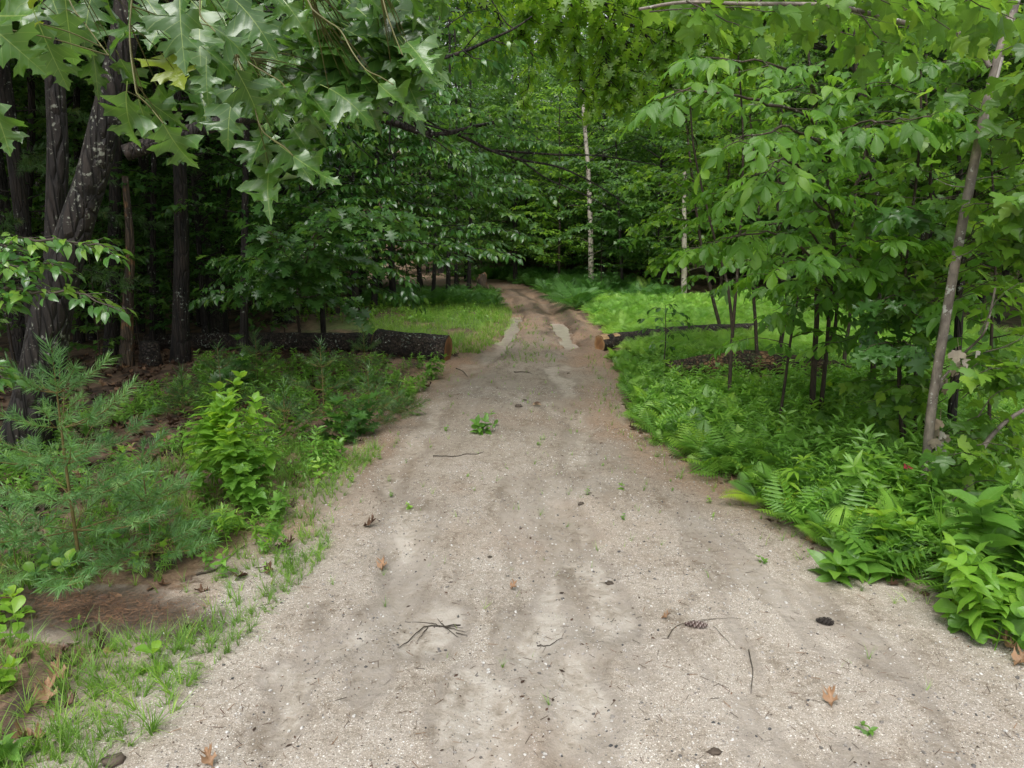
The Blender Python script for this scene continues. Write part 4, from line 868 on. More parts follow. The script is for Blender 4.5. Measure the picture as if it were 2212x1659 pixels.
# thin dark stems in front of the ferns, each a young tree
stems = [([(1575, 880), (1578, 786), (1585, 686), (1592, 603), (1600, 480), (1605, 300), (1595, 120)], 9, 'twin-stemmed young tree nearest the track, its two dark stems crossing low', [(1583, 720), (1575, 640), (1568, 600), (1540, 500), (1500, 330), (1490, 200)]),
         ([(1637, 808), (1632, 700), (1628, 610), (1640, 480), (1620, 250)], 9, 'slim dark sapling stem right of the twin-stemmed young tree', None),
         ([(1676, 800), (1690, 720), (1700, 640), (1680, 450), (1690, 200)], 11, 'dark young stem leaning right behind the rotten log', None),
         ([(1680, 938), (1695, 830), (1710, 720), (1730, 600), (1745, 420)], 8, 'slender tilted stem rooted in front of the rotten log', None),
         ([(1752, 915), (1758, 800), (1764, 700), (1775, 560), (1870, 330), (1850, 60)], 15, 'thickest dark stem of the young trees in front of the rotten log', [(1763, 780), (1790, 740), (1805, 700), (1812, 560)]),
         ([(1818, 832), (1828, 740), (1836, 680), (1840, 520), (1860, 300)], 10, 'upright stem at the right end of the rotten log', None),
         ([(1896, 942), (1886, 840), (1890, 720), (1900, 560), (1880, 360), (1850, 160), (1845, 20)], 14, 'crooked mid-brown stem right of the rotten log end', None),
         ([(1953, 1005), (1945, 890), (1942, 800), (1950, 640), (1985, 330), (1990, 150)], 10, 'thin wavy stem left of the dark pair beside the grey maple', None),
         ([(1973, 975), (1978, 860), (1980, 760), (1990, 600), (2010, 420), (2000, 200)], 12, 'dark straight stem closest left of the leaning grey maple', [(1985, 985), (2000, 900), (2030, 800), (2050, 700)]),
         ([(2135, 1052), (2138, 860), (2142, 720), (2150, 560), (2140, 300)], 9, 'greyish thin stem right of the grey maple at the frame edge', None),
         ([(1433, 800), (1438, 735), (1438, 690), (1437, 660)], 3, 'little leafy sapling standing in front of the cut log', None)]
for i, (pts, wp, lab, fork) in enumerate(stems):
    bb = G(*pts[0]); Y = bb[1]; bb[2] -= .04; oo = empty('young_tree' if i < 10 else 'sapling', bb, lab, 'young tree' if i < 10 else 'sapling'); w = Soup(); lv = Leaves()
    top = px_tube(w, pts, Y, wp, wp * .4, 30, bb, 8); 
    w.build('trunk', M['bark_stem'], oo); w = Soup()
    if fork: px_tube(w, fork, Y, wp * .8, wp * .35, 18, bb, 7)
    if i == 10:
        for u in np.linspace(.25, 1, 9): 
            az = u * 30; p = top[int(u * 29)]; L = .45; limb(w, lv, [p, p + np.array([math.cos(az), math.sin(az) * .6, .1]) * L * .5, p + np.array([math.cos(az), math.sin(az) * .6, -.05]) * L], .003, .2, .12, .08, .12, .5, .2)
        lv.soup([T_OV[0]]).build('crown', M['dark'], oo)
    else:
        nl = 15
        for k in range(nl - 2):
            u = .46 + .54 * k / (nl - 5); p = top[min(29, int(u * 29))]; az = k * 2.4 + i; L = rng.uniform(.4, .95); h = np.array([math.cos(az), math.sin(az) * .8, 0])
            limb(w, lv, [p, p + h * L * .5 + (0, 0, .12 * L), p + h * L + (0, 0, .0 * L)], .006, .38, .32, .24, .29 if i % 3 != 2 else .16, .25, .25, flat_=.2, density=.9)
        kind = (T_HICK, 'hickory') if i % 3 != 2 else (T_MAP, 'maple')
        if i % 3 == 2:
            lv = Leaves()
            for k in range(20):
                u = .5 + .5 * k / 20; p = top[int(u * 29)]; az = k * 2.4 + i; L = rng.uniform(.6, 1.3); h = np.array([math.cos(az), math.sin(az), 0]); limb(w, lv, [p, p + h * L * .5 + (0, 0, .15 * L), p + h * L], .006, .45, .16, .09, .15, .4, .2)
        lv.soup(kind[0]).build('crown', M[kind[1]], oo)
    w.build('branch', M['bark_stem'], oo)
# hickory boughs nearer the camera, with large drooping leaflets
bough_tree('hickory_tree', 'hickory sapling with large drooping leaflets hanging in front of the thin stems', (1770, 915), [(1790, 700), (1800, 480), (1760, 250), (1740, 40)],
    [[(1790, 300, 7), (1700, 230, 6), (1600, 215, 5.6), (1500, 190, 5.4), (1440, 220, 5.4)], [(1790, 330, 7), (1720, 280, 6), (1640, 290, 5.4), (1560, 320, 5.2)], [(1790, 320, 7), (1850, 270, 6), (1920, 260, 5.4), (2010, 250, 5.2)], 
     [(1790, 440, 7), (1720, 360, 6), (1680, 350, 5.5), (1650, 380, 5.2)], [(1795, 480, 7), (1720, 400, 6), (1640, 400, 5.6), (1560, 430, 5.6)], [(1795, 600, 7), (1700, 510, 6.2), (1620, 510, 5.8), (1540, 520, 5.8)], [(1795, 620, 7), (1740, 560, 6), (1690, 570, 5.6)],
     [(1800, 560, 7), (1850, 520, 6.2), (1930, 520, 6)], [(1760, 200, 7), (1680, 140, 6.2), (1590, 130, 6), (1500, 130, 6)], [(1760, 160, 7), (1850, 120, 6.4), (1950, 130, 6.2)], [(1795, 560, 7.5), (1700, 480, 7), (1560, 520, 6.8), (1480, 540, 6.8)], [(1800, 640, 7.5), (1860, 580, 6.8), (1900, 590, 6.5)]],
    'bark_stem', 'hickory', T_HICK, 6, .38, .26, .2, .27, .3, 10, flat_=.2)
bough_tree('oak_sapling', 'oak sapling with dull blue-green lobed leaves left of the grey maple', (1960, 990), [(1950, 850), (1940, 740), (1945, 600), (1950, 480)],
    [[(1945, 760, 6.6), (1900, 740, 6), (1865, 760, 5.8)], [(1945, 740, 6.6), (1960, 740, 6), (1990, 760, 5.8)], [(1945, 680, 6.6), (1990, 690, 6), (2040, 720, 6)], [(1945, 470, 6.6), (1920, 450, 6), (1890, 470, 6)], [(1945, 480, 6.6), (1960, 450, 6), (2000, 460, 6)], [(1945, 640, 6.6), (1910, 650, 6), (1880, 690, 6)]],
    'bark_stem', 'dark', [T_OAKM, T_OAK[0]], 6, .2, .14, .08, .2, .5, 5, 'sapling', rnd=(.45, .2))
bough_tree('maple_tree', 'low yellow-green maple spray over the ferns right of the birches', (1560, 720), [(1520, 560), (1500, 420), (1480, 250)],
    [[(1500, 420), (1420, 380), (1360, 400)], [(1500, 300), (1400, 260), (1330, 290)], [(1500, 480), (1430, 470), (1380, 500)], [(1500, 350), (1600, 330), (1700, 350)], [(1500, 540), (1600, 560), (1680, 560)], [(1510, 560), (1460, 550), (1420, 570)], [(1490, 220), (1400, 180), (1320, 200)], [(1490, 220), (1580, 190), (1660, 220)], [(1500, 400), (1590, 420), (1680, 440)], [(1480, 150), (1420, 110), (1380, 120)], [(1480, 150), (1540, 100), (1620, 90)]],
    'bark_stem', 'bright', [T_MAPF], 13, .7, .18, .085, .13, .4, 8, rnd=(.5, .3))

# left edge spray of small ovate leaves in front of the leaning oak
bough_tree('honeysuckle_bush', 'shrub sending small ovate glossy leaves in front of the leaning oak', (-60, 1060), [(-60, 800), (-70, 600)],
    [[(-60, 620, 4.6), (20, 530, 4.2), (110, 520, 4), (200, 530, 3.9), (262, 550, 3.8)], [(-60, 640, 4.6), (10, 590, 4.2), (90, 570, 4), (150, 590, 3.9)], [(-60, 660, 4.6), (20, 620, 4.1), (110, 630, 3.9), (190, 635, 3.8), (262, 680, 3.7)], [(-60, 560, 4.6), (0, 530, 4.2), (60, 540, 4)], [(-60, 600, 4.6), (0, 570, 4), (60, 590, 3.9)], [(-60, 850, 4.6), (-20, 790, 4), (15, 810, 3.9)], [(-60, 700, 4.6), (-10, 650, 4), (20, 640, 3.9)]],
    'twig', 'cherry', T_OV, 4.5, .2, .075, .045, .075, .3, 6, 'shrub', flat_=.45, rnd=(.75, .25))

# ------------------------------------------------------------------ foreground oak branch, leaf by leaf
oak = empty('oak_branch', at(430, -140, 1.9), 'overhanging oak branch with large glossy lobed leaves in the top left corner', 'branch'); ob = np.array(oak.location)
LV1 = [(-20, 100, 345, 130), (-60, 170, 310, 480), (-60, 640, 90, 1000), (920, -40, 1100, 175), (870, 100, 770, 360), (1165, -30, 1170, 460), (1500, -20, 1790, 210), (1370, 170, 1730, 370), (1430, 360, 1440, 610), (1690, 490, 1840, 840), (1830, 540, 2130, 720), (1530, 450, 1730, 790), (1930, 690, 2110, 850), (1690, 820, 1750, 1130), (1900, 1010, 2190, 1230), (1750, 1090, 1680, 1290),
       (1060, 800, 1230, 1150), (940, 640, 1230, 850), (1520, 570, 1420, 930), (820, 590, 790, 1010), (900, 640, 960, 1000), (600, 300, 640, 620), (700, 320, 790, 560), (430, 60, 480, 480), (520, 0, 620, 330), (1080, 330, 1170, 540), (1290, 440, 1310, 640), (1960, 190, 2180, 420), (700, 0, 720, 260), (330, -40, 420, 250), (1300, 60, 1270, 330), (1650, 300, 1900, 480), (-80, -60, 220, 60), (250, 150, 430, 600), (1100, 60, 950, 280), (1720, 860, 1590, 1080), (1800, 930, 1960, 980), (1600, 60, 1760, 330), (780, 380, 900, 640),
       (120, -60, 260, 190), (1480, 200, 1600, 520), (600, -60, 520, 220), (1750, 380, 2000, 600), (1020, 560, 1110, 700)]
LV2 = [(310, 80, 500, 50), (90, 190, 320, 300), (330, 220, 510, 300), (400, 290, 615, 410), (430, 330, 600, 570), (130, 420, 390, 480), (390, 450, 490, 660), (240, 540, 460, 760), (130, 440, 230, 630), (0, 420, 60, 660), (0, 150, 130, 320), (60, -60, 250, 110), (-40, 330, 140, 420), (200, 300, 380, 470), (-120, 200, 60, 330), (260, 130, 420, 250), (30, 560, 140, 700)]
twigs = [[(430, -140), (432, 0), (433, 33), (457, 60), (535, 133), (600, 172), (617, 190)], [(300, -120), (280, 60), (292, 185), (300, 207), (320, 227), (353, 267)], [(510, 120), (540, 200), (563, 275), (587, 300), (617, 320), (633, 337)], [(660, -120), (665, 0), (700, 40), (735, 65), (760, 110), (790, 150), (820, 165), (850, 183)],
         [(800, -120), (830, 10), (850, 70), (870, 120)], [(-40, -120), (-60, 20), (-50, 120), (-20, 220)], [(120, -120), (150, 0), (190, 60), (235, 120)], [(380, -120), (390, 0), (385, 60)]]
TW = []; w = Soup(); tube(w, curve([at(x, -135 + 8 * math.sin(x * .02), 2.0) - ob for x in range(-260, 960, 90)], 40), np.linspace(.016, .005, 40), 8); w.build('bough', M['twig'], oak); w = Soup()
for t in twigs:
    Ys = np.linspace(2.0, 1.75, len(t)); c = curve([at(x, y, yy) for (x, y), yy in zip(t, Ys)], 22) - ob; TW.append(c); tube(w, c, np.linspace(.0026, .0014, 22), 6); w.build('twig', M['twig_young'], oak); w = Soup()
r2 = np.random.default_rng(4); TWa = np.concatenate(TW); s = [Soup(), Soup()]; view = np.array([0, 1, -.1])
allv = [(a / 3, c_ / 3, e / 3, f / 3) for a, c_, e, f in LV1] + [(737 + a / 3, c_ / 3, 737 + a / 3 + (e - a) * .42, c_ / 3 + (f - c_) * .42) for a, c_, e, f in LV2] + [(r2.uniform(560, 860), r2.uniform(-20, 200), None, None) for _ in range(26)]
for i, (x0, y0, x1, y1) in enumerate(allv):
    if x1 is None: q_ = r2.normal(.55, .35); x1, y1 = x0 + 105 * math.cos(q_), y0 + 105 * math.sin(q_)
    L = math.hypot(x1 - x0, y1 - y0); size = r2.uniform(.155, .195); Yd = float(np.clip(size * FPX / L * .95, 1.45, 2.3)); 
    p0 = at(x0, y0, Yd) - ob; foresh = L * Yd / FPX / size; fy = math.sqrt(max(0, 1 - min(.97, foresh) ** 2)) * (-1 if r2.random() < .6 else 1)
    p1 = at(x1, y1, Yd + fy * size) - ob; d = norm(p1 - p0); size = max(np.linalg.norm(p1 - p0), .1)
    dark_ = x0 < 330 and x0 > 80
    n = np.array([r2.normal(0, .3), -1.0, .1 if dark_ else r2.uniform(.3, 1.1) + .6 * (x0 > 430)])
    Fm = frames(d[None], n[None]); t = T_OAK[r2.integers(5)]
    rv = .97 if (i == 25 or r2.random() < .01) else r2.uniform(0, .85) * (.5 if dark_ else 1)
    s[0].inst(t, Fm, p0[None] + d * .0, size * np.array([[.84 + .12 * r2.normal(), 1, 1]]), np.array([rv]))
    q = TWa[np.argmin(np.linalg.norm(TWa - p0, axis=1))]
    tube(w, curve([q, (q + p0) / 2 + (0, 0, .006), p0], 6), np.linspace(.0018, .0011, 6), 4)
# fill: more leaves behind the hand placed ones
for _ in range(120):
    x0 = r2.uniform(380, 930); yl = np.interp(x0, [0, 100, 230, 330, 450, 560, 700, 850, 940], [120, 200, 260, 300, 250, 330, 290, 160, 60]); y0 = r2.uniform(-90, yl - 30)
    p0 = at(x0, y0, r2.uniform(2.1, 3.0)) - ob; d = norm(np.array([r2.normal(.45, .4), r2.normal(0, .45), -r2.uniform(.2, 1.1)])); n = np.array([r2.normal(0, .4), -1, r2.uniform(.2, 1.4)])
    s[0].inst(T_OAK[r2.integers(5)], frames(d[None], n[None]), p0[None], r2.uniform(.10, .155) * np.array([[.85, 1, 1]]), np.array([r2.uniform(0, .93)])); q = TWa[np.argmin(np.linalg.norm(TWa - p0, axis=1))]
    if r2.random() < .4: tube(w, curve([q, (q + p0) / 2 + (0, 0, .02), p0], 6), np.linspace(.002, .001, 6), 4)
w.build('petioles', M['twig_young'], oak); s[0].build('foliage', M['oak_near'], oak)

# ------------------------------------------------------------------ logs
def log(name, label, pts, rad, bark, cuts=(1, 1), nseg=30, seed=1, wob=.10, cut_mat='cut', bare=None):
    P = np.array(pts, float); b = P[0].copy(); L = np.linalg.norm(P[-1] - P[0]); n = max(20, int(L / .07)); c = curve(P - b, n); rad = np.interp(np.linspace(0, 1, n), np.linspace(0, 1, len(rad)), rad)
    w = Soup(); T = norm(np.gradient(c, axis=0)); V = []; a = np.linspace(0, 2 * math.pi, nseg, endpoint=False)
    rings = []
    for i in range(n):
        u = norm(np.cross(T[i], (0, 0, 1))); v = np.cross(u, T[i])
        r = rad[i] * (1 + wob * (fbm(a * 3 + 10, np.full(nseg, i * .25), seed) - .5) * 2 + .05 * (vnoise(a * 9, np.full(nseg, i * 1.3), seed + 3) - .5))
        rings.append(c[i] + np.outer(np.cos(a) * r, u) + np.outer(np.sin(a) * r, v))
    V = np.concatenate(rings); j = np.arange(nseg); jn = (j + 1) % nseg; Q = np.concatenate([np.stack([i * nseg + j, i * nseg + jn, (i + 1) * nseg + jn, (i + 1) * nseg + j], 1) for i in range(n - 1)])
    o = empty(name, b, label, 'log'); w.add(V, Q).build('bark', M[bark], o)
    for k, (ring, t) in enumerate(((rings[0], -T[0]), (rings[-1], T[-1]))):
        if not cuts[k]: continue
        ctr = ring.mean(0); V = [ctr + t * .002]; rr = []
        for f, q in ((.35, .2), (.7, .5), (.93, .9), (1.0, 0)): V += list(ctr + (ring - ctr) * f + t * .002); rr += [q] * nseg
        s = Soup(); Q = []; T3 = np.stack([np.zeros(nseg, int), 1 + j, 1 + jn], 1)
        for m_ in range(3): Q.append(np.stack([1 + m_ * nseg + j, 1 + (m_ + 1) * nseg + j, 1 + (m_ + 1) * nseg + jn, 1 + m_ * nseg + jn], 1))
        s.add(V, np.concatenate(Q), T3, None, np.array([.2] + rr)); s.build('cut_end', M[cut_mat], o)
    if bare:
        for u0, u1, a0, a1 in bare:
            s = Soup(); i0, i1 = int(u0 * (n - 1)), max(int(u0 * (n - 1)) + 2, int(u1 * (n - 1))); js = np.arange(int(a0 * nseg), int(a1 * nseg) + 1) % nseg; V = []
            for i in range(i0, i1 + 1):
                jj = vnoise(i * .8, 1.1, 5) * 2
                for j_ in js: V.append(c[i] + (rings[i][j_] - c[i]) * 1.025)
            m_ = len(js); Q = [(x * m_ + y, x * m_ + y + 1, (x + 1) * m_ + y + 1, (x + 1) * m_ + y) for x in range(i1 - i0) for y in range(m_ - 1)]
            s.add(V, Q, None, None, np.clip(rng.normal(.8, .15, len(V)), 0, 1)).build('bare_wood', M['cut'], o)
    return o
y1_ = G(900, 775)[1] + .2
e1, e0 = at(968, 748, y1_ - .15), at(815, 753, y1_ + .15); e1[2] = gh(e1[0], e1[1]) + .20; e0[2] = gh(e0[0], e0[1]) + .19
log('fallen_log', 'short dark log section with a pale orange saw cut facing the track', [e0, e1], [.275, .265], 'log_bark', seed=2, cut_mat='cut_old')
e1, e0 = at(808, 757, y1_ + .35), at(320, 757, y1_ + .7); e1[2] = gh(e1[0], e1[1]) + .16; e0[2] = gh(e0[0], e0[1]) + .14; em = (e0 + e1) / 2; em[2] = gh(em[0], em[1]) + .17
log('fallen_log', 'long dark shaded log lying behind the pine saplings on the left', [e0, em, e1], [.15, .19, .2], 'log_bark', seed=4)
a_ = G(1296, 760); a_[1] += .12; a_[2] = gh(a_[0], a_[1]) + .13; b2 = G(1540, 733); b2[2] = gh(b2[0], b2[1]) + .15; c2 = G(1650, 724); c2[2] = gh(c2[0], c2[1]) + .12
log('fallen_log', 'cut log with peeled pale patches beside the bright ferns on the right', [a_, (a_ + b2) / 2 + (0, 0, .02), b2, c2], [.18, .185, .18, .15], 'log_bark', seed=6, wob=.14, bare=[(.006, .035, .12, .3), (.02, .045, .2, .36), (.075, .10, .16, .28)])
a_ = G(1440, 815); a_[2] += .12; b2 = G(1835, 826); b2[2] += .12; m_ = (a_ + b2) / 2 + (0, .35, 0); m_[2] = gh(m_[0], m_[1]) + .17
log('rotten_log', 'mossy rotten log lying behind the thin dark stems', [a_, m_, b2], [.13, .20, .17], 'rotten', seed=9, wob=.2, cut_mat='rotten')
a_ = G(1890, 700); a_[2] += .1; b2 = G(1990, 706); b2[2] += .1
log('rotten_log', 'small dark log piece behind the ferns at far right', [a_, b2], [.14, .14], 'log_bark', seed=11)

# ------------------------------------------------------------------ ferns, undergrowth, grass, litter (uncountable)
def region(n, xf, yr, cond=None, power=1.0):
    y = yr[0] + (yr[1] - yr[0]) * rng.random(n * 3) ** power; lo, hi = xf(y); x = lo + (hi - lo) * rng.random(n * 3); m = np.abs(x) < .80 * y + 1.0
    if cond is not None: m &= cond(x, y)
    x, y = x[m][:n], y[m][:n]; return x, y
fl1 = [fern_plant(T_FRONDF, 6, 1.0, .8) for _ in range(5)]; fl2 = [fern_plant(T_FROND, 8, 1.0, .8) for _ in range(4)]; fl3 = [fern_plant(T_FRONDB, 5, 1.0, .8) for _ in range(4)]; fl4 = [fern_plant(T_FINE, 9, 1.0, .85) for _ in range(2)]
# bright fern field right of the track
LOGL = fl((1296, 758), (1600, 730), (1850, 712))
ROTL = fl((1440, 812), (1830, 826))
def rotz(x, y):
    ly = np.interp(x, [p[0] for p in ROTL], [p[1] for p in ROTL]); return (x > ROTL[0][0] - .1) & (x < ROTL[1][0]) & (y < ly + .45) & (y > ly - 1.5)
def logzone(x, y):
    d = poly_dist(x, y, LOGL); ly = np.interp(x, [p[0] for p in LOGL], [p[1] for p in LOGL]); return (d < .17) | rotz(x, y) | ((y < ly) & (y > ly - .4) & (x < 5.2) & (x > 1.5))
s = Soup(); x, y = region(4600, lambda y: (path_right(y) + .35, path_right(y) + 9 + 0 * y), (13.2, 27.5), lambda x, y: (x - path_right(y) > .35 + .5 * vnoise(y, y * 0, 4)) & (fbm(x * .7, y * .7, 71) > .25) & ~logzone(x, y))
spread(s, fl1, gpts(x, y), rng.uniform(.26, .5, len(x)) * (.45 + 1.1 * fbm(x * .8, y * .8, 73)), .35, rnd=np.clip(fbm(x * .9, y * .9, 72) * 1.5 - .15 + rng.normal(.1, .2, len(x)), 0, 1)); o = s.build('fern_field', M['fern']); tag(o, 'bright yellow-green ferns carpeting the clearing right of the track', 'ferns', kind='stuff')
# darker ferns at the bend and behind
s = Soup(); x, y = region(750, lambda y: (path_right(y) + .2, path_right(y) + 4.5 + 0 * y), (26, 44)); spread(s, fl2, gpts(x, y), rng.uniform(.5, .95, len(x)), .25)
x, y = region(240, lambda y: (-5.5 + 0 * y, path_left(y) - .1), (23.5, 29)); spread(s, fl1, gpts(x, y), rng.uniform(.4, .7, len(x)), .2)
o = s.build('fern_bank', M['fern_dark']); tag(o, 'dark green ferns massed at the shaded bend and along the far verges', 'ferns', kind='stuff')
for px, py, L, lab in ((1245, 668, 1.35, 'largest arching fern clump at the track edge below the birch'), (1215, 640, 1.1, 'fern clump just behind the largest arching one at the bend'), (1300, 640, 1.1, 'fern clump right of the birch foot'), (1395, 645, 1.0, 'light green fern clump at the back of the fern field')):
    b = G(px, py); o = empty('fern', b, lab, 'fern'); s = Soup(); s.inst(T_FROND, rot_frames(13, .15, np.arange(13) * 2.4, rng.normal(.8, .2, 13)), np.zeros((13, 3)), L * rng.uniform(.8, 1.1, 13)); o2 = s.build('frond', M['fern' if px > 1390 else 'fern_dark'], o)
# undergrowth right of the track
hb = [herb_plant(T_LAN, .34, 8, .10, 3), herb_plant(T_LAN, .42, 10, .11, 3), herb_plant(T_OVF, .28, 6, .09, 2), herb_plant(T_OVF, .2, 4, .08, 3), herb_plant(T_MAPF, .22, 3, .1, 2), herb_plant(T_LAN, .26, 7, .08, 4)]
edge = lambda x, y: (x - path_right(y) > .12 + .35 * (fbm(x * 2, y * 2, 8) - .4))
s = Soup(); x, y = region(4300, lambda y: (path_right(y), path_right(y) + 7 + 0 * y), (2.6, 13.6), lambda x, y: edge(x, y) & ~(rotz(x, y) & (rng.random(len(x)) < .85)), .8)
d = x - path_right(y); spread(s, hb + hb[:3], gpts(x, y), rng.uniform(.5, 1.2, len(x)) * (.65 + .7 * fbm(x * .9, y * .9, 105)) * np.clip(.55 + d * .8, .5, 1.05) * (1 - .45 * sm(9.5, 12.5, y)), .22, rnd=np.clip(fbm(x * .8, y * .8, 106) * 1.2 - .2 + rng.normal(.05, .2, len(x)), 0, 1))
o = s.build('undergrowth', M['herb']); tag(o, 'dense low green undergrowth of mixed seedlings right of the track', 'undergrowth', kind='stuff')
s = Soup(); x, y = region(850, lambda y: (path_right(y) + .1, path_right(y) + 5 + 0 * y), (3.4, 13.6), lambda x, y: edge(x, y) & ~rotz(x, y))
spread(s, fl3 + fl4[:1], gpts(x, y), rng.uniform(.3, .5, len(x)) * (1 - .35 * sm(9.5, 12.5, y)), .2); o = s.build('sensitive_ferns', M['herb']); tag(o, 'soft light green ferns mixed through the undergrowth right of the track', 'ferns', kind='stuff')
# low verge plants on the left, litter and needles
s = Soup(); x, y = region(1250, lambda y: (path_left(y) - 3.8, path_left(y) + .12), (2.6, 12.5), lambda x, y: (fbm(x * 1.2, y * 1.2, 101) > .4) & ((y > 4.5) | (x < path_left(y) - 2.2)) & ((y > 5.6) | (rng.random(len(x)) < .6))); spread(s, hb, gpts(x, y), rng.uniform(.35, .95, len(x)), .25, rnd=np.clip(rng.normal(.4, .2, len(x)), 0, 1))
x, y = region(110, lambda y: (path_left(y), path_right(y)), (5, 22)); spread(s, hb[3:4], gpts(x, y), rng.uniform(.15, .4, len(x)), .3)
x, y = region(420, lambda y: (-6.5 + 0 * y, path_left(y) + .1), (19, 24.5)); spread(s, hb[2:5], gpts(x, y), rng.uniform(.5, 1, len(x)), .3, rnd=np.full(len(x), .7))
o = s.build('verge_seedlings', M['herb']); tag(o, 'scattered small green seedlings along the left verge and on the track', 'seedlings', kind='stuff')
def grass_tuft(n, L):
    s = Soup()
    for _ in range(n):
        az = rng.random() * 6.283; l = L * rng.uniform(.5, 1.1); h = np.array([math.cos(az), math.sin(az), 0]); sd_ = np.array([-h[1], h[0], 0]) * .0035 * (L / .2) ** .5; b0 = h * .02 * rng.random(); a = rng.uniform(.3, .9)
        V = []
        for t in (0, .4, .75, 1): p = b0 + h * l * a * t ** 1.6 + np.array([0, 0, l * (t - .35 * a * t * t)]); V += [p - sd_ * (1 - t * .9), p + sd_ * (1 - t * .9)]
        s.add(V, [(0, 1, 3, 2), (2, 3, 5, 4), (4, 5, 7, 6)], None, None, rng.random())
    return s.tpl()
gt = [grass_tuft(n_, .26) for n_ in (3, 5, 8, 12)]
s = Soup(); x, y = region(3400, lambda y: (path_left(y) - 1.7, path_left(y) + .38), (2.0, 7.6), lambda x, y: (fbm(x * 1.6, y * 1.6, 61) + .12 * rng.normal(0, 1, len(x)) > .46) & (np.hypot((x - flat(190, 1335)[0]) / .7, (y - flat(190, 1335)[1]) / .3) > 1)); spread(s, gt, gpts(x, y), rng.uniform(.3, .8, len(x)), .35)
x, y = region(3600, lambda y: (-4.4 + 0 * y, path_left(y) + .35), (13.9, 24.5), lambda x, y: (fbm(x * .8, y * .8, 51) > .36) & (x > -4.4 + 1.8 * vnoise(y, 0 * y, 3))); spread(s, gt, gpts(x, y), rng.uniform(.5, 1.1, len(x)), .2, rnd=np.clip(rng.normal(.85, .15, len(x)), 0, 1))
x, y = region(500, lambda y: (path_left(y) - .5, path_right(y) + .3), (3, 26), lambda x, y: fbm(x, y, 62) > .52); spread(s, gt, gpts(x, y), rng.uniform(.15, .4, len(x)), .2)
x, y = region(260, lambda y: (np.interp(y, [14, 26], [-.15, -.1]), np.interp(y, [14, 26], [.85, .35])), (13, 26), lambda x, y: fbm(x * 1.5, y * 1.5, 63) > .5); spread(s, gt, gpts(x, y), rng.uniform(.3, .7, len(x)), .3)
x, y = region(160, lambda y: (path_right(y) - .3, path_right(y) + .1), (3, 14)); spread(s, gt, gpts(x, y), rng.uniform(.3, .6, len(x)), .2)
o = s.build('grass', M['grass']); tag(o, 'thin green grass along the left verge and in the clearing', 'grass', kind='stuff')
T_DEAD = leaf_tpl(OAKO[0:36:2] + [(.02, 1)], OAKA[0:36:2] + [.995], 1, .5, -.35, .1, .5)
s = Soup(); x, y = region(4300, lambda y: (path_left(y) - 7, path_left(y) + .1), (3.4, 15), lambda x, y: (x < path_left(y) - 1.0 - .8 * (y < 6)) | (rng.random(len(x)) < .12)); spread(s, [T_DEAD, T_OVF], gpts(x, y, .012), rng.uniform(.06, .13, len(x)), .45, rnd=rng.random(len(x)) ** 1.8 * .8)
x, y = region(1500, lambda y: (path_right(y), path_right(y) + 6), (2.6, 12)); spread(s, [T_DEAD, T_OVF], gpts(x, y, .01), rng.uniform(.05, .11, len(x)), .4, rnd=rng.random(len(x)) ** 1.5 * .8)
o = s.build('leaf_litter', M['deadleaf']); tag(o, 'brown dead leaves littering the forest floor on both sides', 'leaf litter', kind='stuff')
# fallen needles and bits on the track
nd = Soup(); nd.add([(-.5, 0, 0), (.5, .05, 0), (.5, .09, .02), (-.5, .05, .02)], [(0, 1, 2, 3)]); ndt = nd.tpl(); ndt.pop('r')
nb = Soup(); nb.add([(-.5, -.18, 0), (.1, -.25, .05), (.5, .1, .1), (-.1, .25, .06)], [(0, 1, 2, 3)]); nbt = nb.tpl(); nbt.pop('r')
s = Soup(); x, y = region(9000, lambda y: (path_left(y) - .4, path_right(y) + .4), (2.2, 17), lambda x, y: rng.random(len(x)) < .25 + .9 * sm(.4, .65, fbm(x * 1.4, y * 1.4, 77)) + sm(.6, 0, np.minimum(x - path_left(y), path_right(y) - x))); spread(s, [ndt], gpts(x, y, .007), rng.uniform(.015, .06, len(x)), .05, rnd=rng.random(len(x)) ** 1.3)
x, y = region(5200, lambda y: (path_left(y) - .4, path_right(y) + .4), (2.2, 14), lambda x, y: rng.random(len(x)) < .25 + .9 * sm(.4, .65, fbm(x * 1.1, y * 1.1, 78))); spread(s, [nbt], gpts(x, y, .006), rng.uniform(.006, .018, len(x)), .3, rnd=rng.random(len(x)) * .7)
for k_, (p_, wd_) in enumerate(zip(WASH, (.26, .24, .3, .16, .15, .12, .12))):
    x, y = region(900, lambda y: (path_left(y), path_right(y)), (2.3, 14), lambda x, y: np.abs(poly_dist(x, y, p_) - wd_ * (.8 + .5 * fbm(x * 1.5, y * 1.5, 44 + k_))) < .035 + .05 * rng.random(len(x)) ** 2)
    spread(s, [ndt, nbt], gpts(x, y, .006), rng.uniform(.012, .04, len(x)), .1, rnd=rng.random(len(x)) * .5)
for _ in range(0):
    yy = rng.uniform(2.5, 15); xx = rng.uniform(path_left(yy), path_right(yy)); k = int(rng.integers(10, 45)); x = xx + rng.normal(0, .09, k); y = yy + rng.normal(0, .05, k); spread(s, [ndt, nbt], gpts(x, y, .009), rng.uniform(.015, .055, k), .2, rnd=rng.random(k) * .6)
mp = flat(215, 1325); k = 2600; x = mp[0] + rng.normal(0, .28, k); y = mp[1] + rng.normal(0, .11, k); spread(s, [ndt], gpts(x, y, .012), rng.uniform(.02, .05, k), .15, rnd=rng.uniform(.5, .9, k))
o = s.build('fallen_needles', M['needle_litter']); tag(o, 'fallen brown pine needles and bark crumbs strewn over the sand', 'needle litter', kind='stuff')
